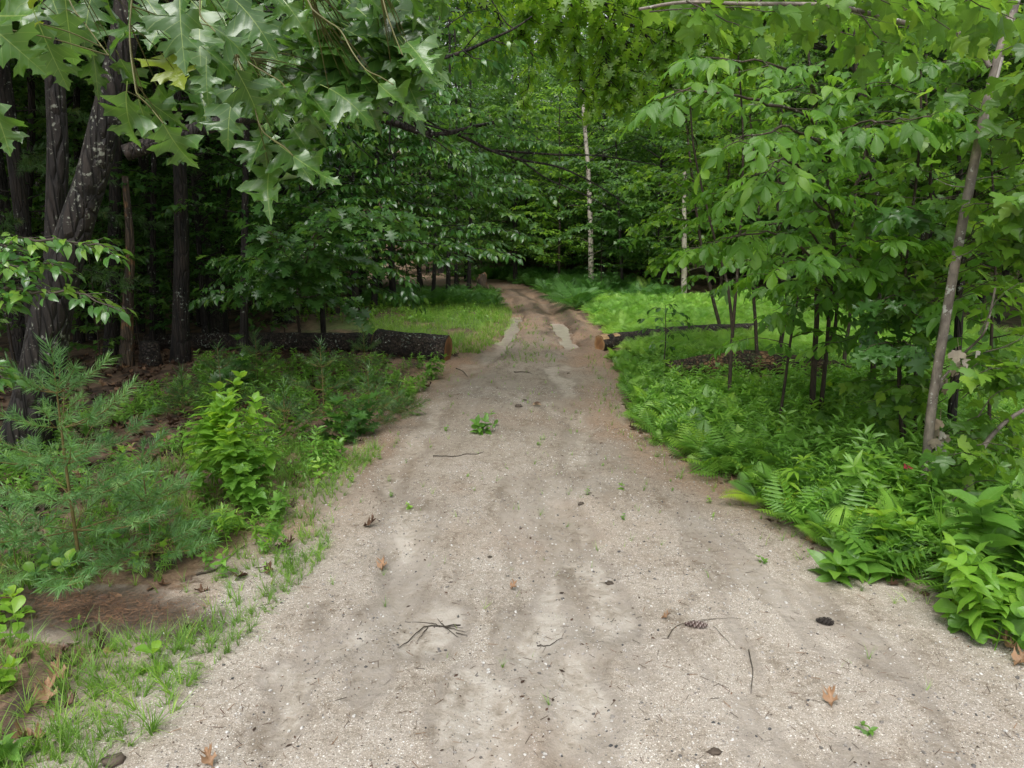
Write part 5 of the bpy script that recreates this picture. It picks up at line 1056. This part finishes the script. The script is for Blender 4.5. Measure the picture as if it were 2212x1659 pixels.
# gravel
def pebble():
    V = np.array([(1, 0, 0), (-1, 0, 0), (0, 1, 0), (0, -1, 0), (0, 0, 1), (0, 0, -1)], float) * [1, .8, .6]
    a = norm(np.array([(1, 1, 1), (-1, 1, 1), (-1, -1, 1), (1, -1, 1)], float)) * [.95, .8, .6]; V = np.vstack([V, a]); V += rng.normal(0, .08, V.shape)
    T = [(4, 0, 6), (4, 6, 2), (4, 2, 7), (4, 7, 1), (4, 1, 8), (4, 8, 3), (4, 3, 9), (4, 9, 0), (0, 2, 6), (2, 1, 7), (1, 3, 8), (3, 0, 9), (5, 2, 0), (5, 1, 2), (5, 3, 1), (5, 0, 3)]
    return dict(v=V, q=np.zeros((0, 4), int), t=np.array(T), uv=np.zeros((10, 2)))
pb = [pebble() for _ in range(6)]
s = Soup(); x, y = region(36000, lambda y: (path_left(y) - .2, path_right(y) + .1), (2.2, 11), lambda x, y: rng.random(len(x)) < .2 + sm(.38, .62, fbm(x * 2.3, y * 2.3, 90)), 1.3)
sz = .0018 + .0028 * rng.random(len(x)) + .008 * rng.random(len(x)) ** 9; spread(s, pb, gpts(x, y, .004), sz, .4, rnd=np.clip(rng.normal(.6, .34, len(x)), 0, 1))
x, y = region(420, lambda y: (path_left(y), path_right(y)), (2.3, 6), None, 1.2); spread(s, pb, gpts(x, y, .006), rng.uniform(.007, .014, len(x)), .4, rnd=rng.random(len(x)))
o = s.build('gravel', M['stone'], smooth=False); tag(o, 'small grey and white pebbles scattered in the sand of the track', 'gravel', kind='stuff')

# ------------------------------------------------------------------ pine saplings
def shoot_tpl(nn=64, nl=.46, wd=.0105, fwd=.7):
    """shoot of length 1 along +Y with needles"""
    s = Soup(); t = rng.random(nn) ** .8; az = rng.random(nn) * 6.283; f = fwd * rng.uniform(.7, 1.3, nn) + t * .5
    d = norm(np.stack([np.cos(az), f, np.sin(az) + .15], 1)); l = nl * rng.uniform(.7, 1.1, nn); sd_ = norm(np.cross(d, rng.normal(0, 1, (nn, 3)))) * wd
    p = np.stack([0 * t, t, .03 * t], 1); tip = p + d * l[:, None]; tip[:, 2] -= .15 * l; mid = p + d * l[:, None] * .5
    V = np.stack([p - sd_, p + sd_, mid + sd_, mid - sd_, tip], 1).reshape(-1, 3); k = np.arange(nn)[:, None] * 5
    s.add(V, k + [0, 1, 2, 3], k + [3, 2, 4], None, np.repeat(rng.random(nn) * .7, 5)); return s.tpl()
T_SH = [shoot_tpl() for _ in range(3)]; T_SHL = [shoot_tpl(40, .5, .013) for _ in range(2)]
def pine_sapling(H, spread_, tiers, sh, tp, leader=.28):
    w, s = Soup(), Soup(); tube(w, [(0, 0, -.03), (.01, 0, H * .5), (0, 0, H)], [.008 * H, .006 * H, .003], 6); P, D, Sz = [np.array([0, 0, H - leader])], [np.array([0, 0.01, 1])], [leader * 1.1]
    for k in range(tiers):
        u = k / max(1, tiers - 1); z = H - leader - (H - leader - .08) * u; L = spread_ * (.28 + .72 * u ** .7); m = 5
        for j in range(m):
            az = j * 6.283 / m + k * .7 + rng.normal(0, .2); h = np.array([math.cos(az), math.sin(az), 0]); LL = L * rng.uniform(.75, 1.1); up = .45 - .25 * u
            c = curve([(0, 0, z), h * LL * .5 + (0, 0, z + LL * up * .35), h * LL + (0, 0, z + LL * up)], 7); tube(w, c, np.linspace(.005, .0025, 7), 4); T = norm(np.gradient(c, axis=0))
            q0 = max(0, 1 - 2.2 * sh / LL)
            P.append(c[-2]); D.append(T[-1] + (0, 0, .15)); Sz.append(sh * 1.1)
            for q in ((.35, .6, .85) if LL > .34 else (.65,)):
                for sg in (1, -1):
                    i = min(6, int(q * 6)); lat = norm(np.cross(T[i], (0, 0, 1))) * sg; d = norm(T[i] * .8 + lat * .8 + (0, 0, rng.uniform(.05, .35))); P.append(c[i]); D.append(d); Sz.append(sh * rng.uniform(.7, 1.0) * (1.15 - .3 * q))
                    tube(w, [c[i], c[i] + d * sh * .6], [.003, .002], 3)
                    pass
    ax = Soup()
    for p_, d_, z_ in zip(P, D, Sz): d_ = norm(d_); tube(w, [p_, p_ + d_ * z_], [.0032, .0018], 4, rnd=rng.random())
    D = np.array(D); Fm = frames(D, np.array([0, 0, 1.]) + rng.normal(0, .3, (len(D), 3))); k = rng.integers(0, len(tp), len(P)); P = np.array(P); Sz = np.array(Sz)
    for i, t in enumerate(tp):
        m_ = k == i; s.inst(t, Fm[m_], P[m_], Sz[m_])
    return w, s, ax
def pine(px, py, H, spread_, tiers, sh, tp, mt, lab, shift=0):
    b = G(px, py); b[2] -= .02; w, s, ax = pine_sapling(H, spread_, tiers, sh, tp); o = empty('pine_sapling', b, lab, 'pine sapling', rz=rng.random() * 6); w.build('stem', M['shoot'], o); s.build('needles', M[mt], o)
pine(175, 1235, 1.55, .74, 6, .2, T_SH, 'needle', 'large light blue-green pine sapling at the bottom left in front of the leaning oak')
pine(330, 1215, .75, .48, 2, .19, T_SH, 'needle', 'low wide pine sapling pressed against the right side of the large one')
pine(40, 1262, .55, .5, 2, .18, T_SH, 'needle', 'low pine sapling at the very left edge under the large one')
for px, py, H, sp_, lab in ((480, 880, .85, .55, 'dim pine sapling behind the yellow-green shrub'), (700, 905, 1.0, .7, 'feathery pine sapling in front of the fallen log'), (800, 930, .8, .6, 'pine sapling leaning toward the track edge'), (620, 960, .7, .55, 'small pine sapling right of the yellow-green shrub'), (400, 900, .6, .45, 'little pine sapling in the shade left of the shrub'), (790, 840, .9, .55, 'pine sapling standing against the log section'), (560, 850, .9, .55, 'pine sapling in the shade before the long log'), (860, 900, .45, .4, 'low pine tuft touching the sand'), (740, 700, 1.1, .55, 'thin pine sapling in the grass behind the log')):
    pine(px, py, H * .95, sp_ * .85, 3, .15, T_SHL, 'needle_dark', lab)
# tall shaded pines in the left woods: needle sprays on bare trunks
def tall_pine(px, Y, z0, lab, grp=None):
    x = at(px, 600, Y)[0]; b = np.array([x, Y, gh(x, Y) - .05]); o = empty('pine_tree', b, lab, 'pine', grp); w = Soup(); tube(w, curve([(0, 0, 0), (.05, 0, 4), (0, .1, 10)], 14), np.linspace(.13, .07, 14), 10, .06, .3); P, D, Sz = [], [], []
    for k in range(22):
        z = z0 + k * .3; az = k * 2.4; L = rng.uniform(1.2, 2.2); h = np.array([math.cos(az), math.sin(az), 0]); c = curve([(0, 0, z), h * L * .5 + (0, 0, z + .05), h * L + (0, 0, z - .15)], 8); tube(w, c, np.linspace(.014, .004, 8), 4); T = norm(np.gradient(c, axis=0))
        for q in np.linspace(.3, 1, 7):
            for sg in (1, -1):
                i = min(7, int(q * 7)); lat = norm(np.cross(T[i], (0, 0, 1))) * sg; d = norm(T[i] * .7 + lat * .8 + rng.normal(0, .15, 3)); P.append(c[i]); D.append(d); Sz.append(.26 * rng.uniform(.8, 1.3)); P.append(c[i] + d * .22); D.append(d + rng.normal(0, .3, 3)); Sz.append(.22)
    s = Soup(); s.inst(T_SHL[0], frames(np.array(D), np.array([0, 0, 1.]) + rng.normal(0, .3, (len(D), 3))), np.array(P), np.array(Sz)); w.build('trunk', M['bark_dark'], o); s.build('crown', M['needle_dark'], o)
tall_pine(60, 11.5, 1.8, 'pine with sparse low needle sprays behind the leaning oak'); tall_pine(330, 15.5, 2.2, 'shaded pine with feathery needles behind the thick trunk'); tall_pine(620, 19, 2.0, 'shaded pine left of the arching cherry boughs')

# ------------------------------------------------------------------ single small plants, placed where the photo shows them
def plant(name, px, py, lab, cat, tps, mt, n=1, r=.05, sc=1.0, dz=0, part='leaves'):
    b = G(px, py); o = empty(name, b, lab, cat); s = Soup(); p = rng.normal(0, r, (n, 3)); p[:, 2] = 0; 
    for i in range(n): p[i, 2] = gh(b[0] + p[i, 0], b[1] + p[i, 1]) - b[2] + dz
    spread(s, tps, p, sc * rng.uniform(.8, 1.15, n), .22, rnd=rng.uniform(.25, .75, n)); s.build(part, M[mt], o); return o
H = herb_plant
plant('leafy_shrub', 520, 1075, 'yellow-green ovate-leaved shrub between the pine saplings on the left', 'shrub', [H(T_OV[0], .88, 12, .13, 3, .3, .007), H(T_OV[0], .75, 10, .15, 3, .3, .006), H(T_OV[1], .55, 7, .15, 3)], 'yellow', 14, .15)
plant('leafy_shrub', 470, 1090, 'greener low shrub tangled left of the yellow-green one', 'shrub', [H(T_OV[0], .5, 7, .12, 3), H(T_MAP[0], .45, 5, .14, 3)], 'broad', 7, .2)
plant('oak_seedling', 745, 960, 'dark oak seedling low at the track edge among the pines', 'seedling', [H(T_OAKM, .6, 6, .18, 3), H(T_OAKM, .4, 4, .17, 3)], 'dark', 6, .2)
plant('oak_seedling', 530, 850, 'oak seedling in the shade behind the yellow-green shrub', 'seedling', [H(T_OAKM, .7, 6, .18, 3)], 'dark', 4, .15)
plant('leafy_seedling', 665, 960, 'small compound-leaved seedling right of the yellow-green shrub', 'seedling', [H(T_HICK[0], .25, 3, .22, 3)], 'broad', 2, .06)
plant('leafy_seedling', 690, 1000, 'small round-leaved seedling at the sand edge left', 'seedling', [H(T_OV[0], .2, 4, .09, 3)], 'broad', 3, .08)
plant('oak_seedling', 40, 1335, 'bright low seedling with wavy leaves at the left edge of the photo', 'seedling', [H(T_OBV[0], .16, 2, .12, 3, .15)], 'yellow', 5, .12)
plant('oak_seedling', 150, 1275, 'bright broad seedling just above the red needle patch', 'seedling', [H(T_OBV[0], .14, 2, .12, 3, .15)], 'yellow', 3, .08)
plant('leafy_seedling', 335, 1450, 'single lime-green seedling on the sand, lower left', 'seedling', [H(T_OBV[0], .08, 2, .105, 3, .3, .002)], 'yellow', 1, .0)
plant('leafy_seedling', 20, 1490, 'small lime rosette in the grass at lower left', 'seedling', [H(T_OV[0], .12, 3, .07, 4, .3, .002)], 'yellow', 2, .05)
plant('leafy_seedling', 65, 1400, 'tiny star-leaved seedling beside the dark wet patch', 'seedling', [H(T_LAN, .08, 1, .07, 6, .2, .002)], 'yellow', 1, .0)
plant('leafy_seedling', 20, 1625, 'seedling in the bottom left corner', 'seedling', [H(T_OV[0], .14, 3, .09, 4, .3, .002)], 'broad', 2, .06)
plant('leafy_seedling', 155, 1365, 'tiny sprout rooted in the red needle patch', 'seedling', [H(T_OV[0], .05, 2, .04, 3, .3, .002)], 'broad', 2, .03)
plant('large_leaf_plant', 545, 1150, 'single very broad dark green leaf at the verge below the shrub', 'plant', [H(T_OBV[0], .12, 1, .33, 2, .15, .004)], 'broad', 1, .0)
plant('verge_plant', 560, 1180, 'pale green clump on the verge below the yellow-green shrub', 'plant', [H(T_LAN, .2, 6, .07, 4)], 'yellow', 5, .12)
plant('leafy_seedling', 1030, 935, 'dark green seedling growing alone mid-track', 'seedling', [H(T_OV[0], .16, 3, .14, 3, .3, .003)], 'broad', 2, .12)
plant('leafy_seedling', 1068, 925, 'browning sprout right beside the mid-track seedling', 'seedling', [H(T_OV[1], .18, 2, .10, 2, .3, .003)], 'broad', 1, .0)
plant('leafy_seedling', 940, 820, 'bushy seedling on the left edge of the track past the pines', 'seedling', [H(T_OVF, .35, 5, .12, 3)], 'broad', 4, .12)
plant('leafy_seedling', 895, 900, 'low sprout on the damp left margin of the track', 'seedling', [H(T_OVF, .15, 3, .09, 3)], 'broad', 2, .06)
plant('leafy_seedling', 1645, 1222, 'tiny green sprout on the sand right of centre', 'seedling', [H(T_OV[0], .04, 2, .035, 3, .3, .001)], 'broad', 2, .015)
plant('leafy_seedling', 1860, 1585, 'tiny ragged sprout in the gravel at lower right', 'seedling', [H(T_OV[0], .03, 2, .04, 3, .3, .001)], 'broad', 2, .02)
plant('leafy_seedling', 1340, 1062, 'lime sprout on the sand before the undergrowth', 'seedling', [H(T_OV[0], .05, 2, .045, 3, .3, .001)], 'yellow', 2, .015)
plant('leafy_seedling', 1095, 1015, 'small fallen green sprig lying mid-track', 'sprig', [H(T_LAN, .03, 1, .09, 4, .1, .002)], 'broad', 1, .0)
# right verge
plant('broadleaf_shrub', 2075, 1290, 'shrub with big smooth leaves and a yellow-green tip at the lower right', 'shrub', [H(T_OV[0], .58, 8, .24, 3, .25, .007, .08), H(T_OV[1], .36, 5, .24, 3, .2, .007, .1)], 'broad', 5, .14)
plant('broadleaf_shrub', 2165, 1270, 'rounded broadleaf shrub right of the yellow-tipped one', 'shrub', [H(T_OV[0], .45, 6, .2, 3, .25, .007, .1)], 'broad', 4, .15)
b_ = plant('yellow_shoot', 2055, 1270, 'rosette of lemon-yellow young leaves on top of the big-leaved shrub', 'shoot', [H(T_OBV[0], .66, 1, .11, 6, .6, .006, .02)], 'yellow', 2, .03)
plant('leafy_plant', 2140, 1370, 'upright plant with pale lance leaves at the right edge', 'plant', [H(T_OV[1], .42, 8, .11, 3, .25, .004, .08), H(T_OV[1], .34, 7, .10, 3, .25, .004, .08)], 'yellow', 7, .11)
plant('leafy_plant', 2205, 1400, 'low broad green plant in the right bottom undergrowth', 'plant', [H(T_OBV[0], .25, 4, .17, 3, .2)], 'broad', 4, .1)
plant('lanceleaf_plant', 1835, 1235, 'low plant of long glossy dark strap leaves at the edge of the sand', 'plant', [H(T_OV[1], .12, 3, .2, 5, .35, .004)], 'broad', 4, .1)
plant('lanceleaf_plant', 1900, 1245, 'second strap-leaved clump just right of the first', 'plant', [H(T_OV[1], .12, 3, .18, 4, .35, .004)], 'broad', 3, .08)
plant('yellow_shoot', 1735, 1110, 'yellow-green star-leaved shoot in the undergrowth left of the grey maple', 'shoot', [H(T_LAN, .4, 5, .13, 5, .2)], 'yellow', 3, .06)
plant('yellow_shoot', 1870, 1110, 'brightest lance-leaved yellow shoot left of the maple foot', 'shoot', [H(T_LAN, .5, 6, .15, 5, .2)], 'yellow', 4, .08)
plant('yellow_shoot', 1935, 1150, 'small yellow-leaved shoot at the maple foot', 'shoot', [H(T_MAP[0], .4, 4, .11, 3, .3)], 'yellow', 2, .06)
plant('yellow_shoot', 1910, 1200, 'yellow ovate-leaved sprig below the maple foot', 'shoot', [H(T_OV[0], .3, 4, .11, 4, .3)], 'yellow', 4, .08)
plant('yellow_shoot', 2205, 900, 'lime leaves poking in at the right edge of the photo', 'shoot', [H(T_OBV[0], .9, 5, .16, 4, .3)], 'yellow', 2, .06)
for px, py, L, lab in ((1800, 1190, .42, 'light green fern at the sand edge left of the strap leaves'), (1700, 1130, .40, 'sensitive fern fanning over the edge of the undergrowth'), (1560, 1010, .45, 'fern clump leaning onto the right side of the track'), (1640, 1090, .42, 'fern spilling onto the sand at mid right'), (1850, 1180, .4, 'upright fern behind the strap-leaved clump'), (1480, 960, .42, 'fern at the track edge before the seedlings thicken')):
    b = G(px, py); o = empty('fern', b, lab, 'fern'); s = Soup(); n = 8; s.inst(T_FINE if L > .41 else T_FRONDB, rot_frames(n, .15, np.arange(n) * 2.4, rng.normal(.7, .2, n)), np.zeros((n, 3)), L * rng.uniform(.8, 1.15, n)); s.build('frond', M['herb'], o)
# hanging bleached leaves on the broken maple twig, red leaf
for grp, pts, Y in (('upper', [(2065, 770), (2072, 800), (2060, 790), (2080, 790), (2108, 770)], 5.5), ('low', [(2030, 838), (2040, 832), (2048, 845)], 5.6), ('long', [(2030, 920), (2020, 940), (2035, 945), (2042, 950), (2022, 970), (2030, 980), (2018, 960), (2020, 1000)], 5.6)):
    b = at(*pts[0], Y); s = Soup(); P = np.array([at(x, y - 12, Y + rng.normal(0, .03)) - b for x, y in pts]); k = len(P); D = np.stack([rng.normal(0, .3, k), rng.normal(0, .3, k), -np.ones(k)], 1)
    s.inst(T_MAP[1], frames(D, rng.normal(0, .4, (k, 3)) + [0, -1, .2]), P, rng.uniform(.08, .12, k)); tube(s, curve([P[0] + (0, 0, .1), P.mean(0), P[-1]], 6), .002, 4, rnd=.0)
    o = s.build('dead_leaf_cluster', M['paleleaf'], loc=b); tag(o, {'upper': 'bleached dead leaves caught on the curved twig beside the grey maple', 'low': 'small pale dead leaf bunch against the right side of the maple trunk', 'long': 'lowest hanging string of whitish dead leaves beside the maple trunk'}[grp], 'dead leaves', 'hanging dead leaves')
b = at(1966, 1008, 5.7); s = Soup(); s.inst(T_MAP[0], frames(np.array([[1, -.3, -.3]]), np.array([[0, -.5, 1.]])), np.array([[-.05, 0, 0]]), .12); tube(s, curve([(-.05, 0, 0), (-.06, .02, -.12), (-.04, .05, -.42)], 8), .0015, 4); o = s.build('red_leaf', M['redleaf'], loc=b); tag(o, 'single red maple leaf left of the maple trunk foot', 'leaf')

# ------------------------------------------------------------------ small things lying on the sand
T_CURL = leaf_tpl([(x * .75, y) for x, y in OAKO], OAKA, 2, 1.1, -.6, .15, .8)
for px, py, L, rz, lab, pt in ((112, 1440, .11, .5, 'orange-brown dead leaf in the grass below the wet patch', 0), (140, 1478, .13, 2.5, 'curled tan dead leaf right of the orange ones', 1), (98, 1535, .16, 2.0, 'large tan dead oak leaf in the grass', 1), (100, 1595, .17, 4.1, 'long ochre dead leaf near the bottom left corner', 1), (140, 1545, .09, 1.0, 'small rusty curled leaf beside the large tan one', 0), (610, 1188, .12, .3, 'brown dead leaf on the sand below the verge clump', 0), (1103, 1278, .08, .9, 'tan folded leaf alone in the middle of the sand', 1),
                               (825, 1241, .12, 1.4, 'thin ochre strip of leaf left of centre', 1), (2195, 1412, .12, 2.0, 'tan curled leaf at the right edge under the undergrowth', 1), (2190, 1445, .13, .4, 'pale torn leaf at the right edge', 1), (1795, 1540, .11, 1.2, 'faded flat leaf pressed into the gravel at lower right', 1), (785, 1140, .13, .2, 'reddish clump of needles and leaf on the upper sand', 0), (540, 1075, .1, 1.1, 'orange leaf in the weeds at the foot of the shrub', 0), (1428, 1346, .07, .1, 'small tan chip left of the pale pine cone', 1), (460, 1665, .1, 2.2, 'brown dead leaf at the bottom edge', 1)):
    b = G(px, py, .012); s = Soup(); d = np.array([[math.cos(rz), math.sin(rz), 0]]); s.inst(T_CURL, frames(d, np.array([[rng.normal(0, .2), rng.normal(0, .2), 1.]])), np.zeros((1, 3)), L * .85, np.array([.85 if pt else .45])); o = s.build('dead_leaf', M['deadleaf'], loc=b); tag(o, lab, 'leaf', 'dead leaves lying on the ground')
def cone(px, py, L, rz, mt, lab):
    b = G(px, py, .02); s = Soup(); tube(s, [(-L / 2, 0, 0), (0, 0, .004), (L / 2, 0, 0)], [.006, .009, .003], 8, rnd=.1); n = 56; u = (np.arange(n) + .5) / n; az = np.arange(n) * 2.4; r = .006 + .016 * np.sin(math.pi * np.clip(u * .9 + .08, 0, 1))
    P = np.stack([(u - .5) * L, np.cos(az) * r * .4, np.sin(az) * r * .4 + .002], 1); D = np.stack([np.full(n, .8), np.cos(az), np.sin(az)], 1)
    tp = dict(v=np.array([(-.2, 0, 0), (.2, 0, 0), (.5, .7, .05), (0, 1.05, .15), (-.5, .7, .05)]), q=np.array([(0, 1, 2, 4)]), t=np.array([(4, 2, 3)]), uv=np.zeros((5, 2)), r=np.array([0, 0, .5, 1, .5]))
    s.inst(tp, frames(D, np.stack([np.ones(n), 0 * u, 0 * u], 1)), P, np.array(r * 1.25), np.full(n, .5)); o = s.build('pine_cone', M[mt], loc=b, smooth=False); o.rotation_euler = (0, 0, rz); tag(o, lab, 'pine cone')
cone(1503, 1357, .135, -.15, 'cone_pale', 'pale open pine cone lying among thin twigs on the sand'); cone(1780, 1355, .10, -.35, 'cone_dark', 'black pine cone on the sand at the right')
def stick(lab, lines, w=3, mt='twig', name='twig'):
    b = G(*lines[0][0], .01); s = Soup()
    for k, l in enumerate(lines):
        P = [G(x, y, .012) - b for x, y in l]; n = 4 * len(P); c = curve(P, n); c[:, 2] += rng.normal(0, .003, n); tube(s, c, np.linspace(w, w * .4, n) * .001 * (.7 if k else 1), 5, rnd=rng.random())
    o = s.build(name, M[mt]); o.location = b; tag(o, lab, 'twig')
stick('long grey stick lying across the sand below the mid-track seedling', [[(935, 988), (980, 990), (1010, 986), (1030, 983), (1045, 978)]], 6)
stick('dark branched twig with a brushy end left of centre', [[(995, 1360), (960, 1362), (920, 1360), (880, 1392), (860, 1410)], [(950, 1362), (930, 1350), (875, 1352)], [(960, 1362), (1005, 1372)], [(955, 1362), (1000, 1360)], [(958, 1362), (990, 1382)], [(925, 1362), (900, 1395)], [(960, 1362), (945, 1345)], [(985, 1375), (1010, 1378)]], 5)
stick('thin forked twig under the pale pine cone', [[(1442, 1382), (1460, 1362), (1500, 1352), (1545, 1342)], [(1480, 1355), (1530, 1345), (1600, 1346)], [(1540, 1358), (1550, 1372), (1590, 1412)]], 3)
stick('upright-lying thin twig in the gravel at lower right', [[(1617, 1410), (1620, 1430), (1626, 1455), (1623, 1485), (1622, 1505)]], 3.5)
stick('weathered stick in the grass of the left verge', [[(425, 1250), (470, 1232), (500, 1205), (530, 1185)]], 9)
stick('brown root-like stick at the sand edge below the strap-leaved clump', [[(1810, 1262), (1840, 1252), (1880, 1250), (1900, 1242), (1925, 1215)]], 8)
stick('short reddish twig on the pale gravel right of the brushy twig', [[(1160, 1400), (1185, 1398), (1215, 1388)]], 4)
stick('dark stick low on the sand left of the far seedling', [[(985, 800), (1000, 806), (1010, 815)]], 12)
stick('dark thin stick lying flat past the seedling mid-track', [[(1110, 808), (1135, 806), (1148, 808)]], 10)
stick('small dark twig at the right side before the log', [[(1390, 845), (1415, 844), (1430, 842)]], 9)
def clod(px, py, r, lab, mt='clod'):
    b = G(px, py, r * .25); V = []; Q = []; s = Soup(); n, m = 10, 7
    for i in range(m):
        th = math.pi * i / (m - 1)
        for j in range(n): a = 6.283 * j / n; k = .8 * r * (1 + 1.1 * (vnoise(i * 1.7 + px, j * 1.7 + py, 3) - .5)); V.append((k * math.sin(th) * math.cos(a) * 1.2, k * math.sin(th) * math.sin(a), k * .55 * math.cos(th)))
    for i in range(m - 1):
        for j in range(n): Q.append((i * n + j, (i + 1) * n + j, (i + 1) * n + (j + 1) % n, i * n + (j + 1) % n))
    o = s.add(V, Q, None, None, rng.random()).build('dirt_clod' if mt == 'clod' else 'stone', M[mt], loc=b, smooth=mt == 'clod'); tag(o, lab, 'clod' if mt == 'clod' else 'stone')
clod(1120, 880, .055, 'dark upright clod mid-track below the puddles'); clod(1133, 868, .03, 'small grey clod behind the upright one'); clod(1315, 1265, .028, 'brown clod on the sand right of centre'); clod(1228, 808, .03, 'round dark clod before the right puddle', 'clod'); clod(1542, 1630, .03, 'brown clod at the bottom edge'); clod(1058, 1205, .02, 'small dark clod on the pale sand'); clod(1255, 1092, .03, 'dark damp clod in the right wheel line'); clod(1505, 935, .03, 'dark clod at the right side of the track')
for px, py, r, lab in ((1112, 1637, .018, 'white pebble at the bottom centre'), (1655, 1467, .016, 'pale flat pebble'), (375, 1525, .014, 'grey pebble')): pass
b = G(1150, 878, .02); s = Soup(); s.inst(T_OVF, frames(np.array([[1, .2, .2]]), np.array([[0, -.4, 1.]])), np.zeros((1, 3)), .14, np.array([.95])); s.inst(T_OVF, frames(np.array([[.8, -.3, .3]]), np.array([[0, -.4, 1.]])), np.array([[.02, 0, .02]]), .1, np.array([.3])); o = s.build('bark_piece', M['deadleaf'], loc=b); tag(o, 'curled tan bark piece beside the upright clod mid-track', 'bark')
o = clod(245, 1650, .05, 'black charred clump at the bottom left edge')
for p in list(PR.values()):
    if not p['used']:
        for ch in list(p.children): bpy.data.objects.remove(ch)
        bpy.data.objects.remove(p)
    else: del p['used']
for o_ in S.objects:
    if 'used' in o_.keys(): del o_['used']
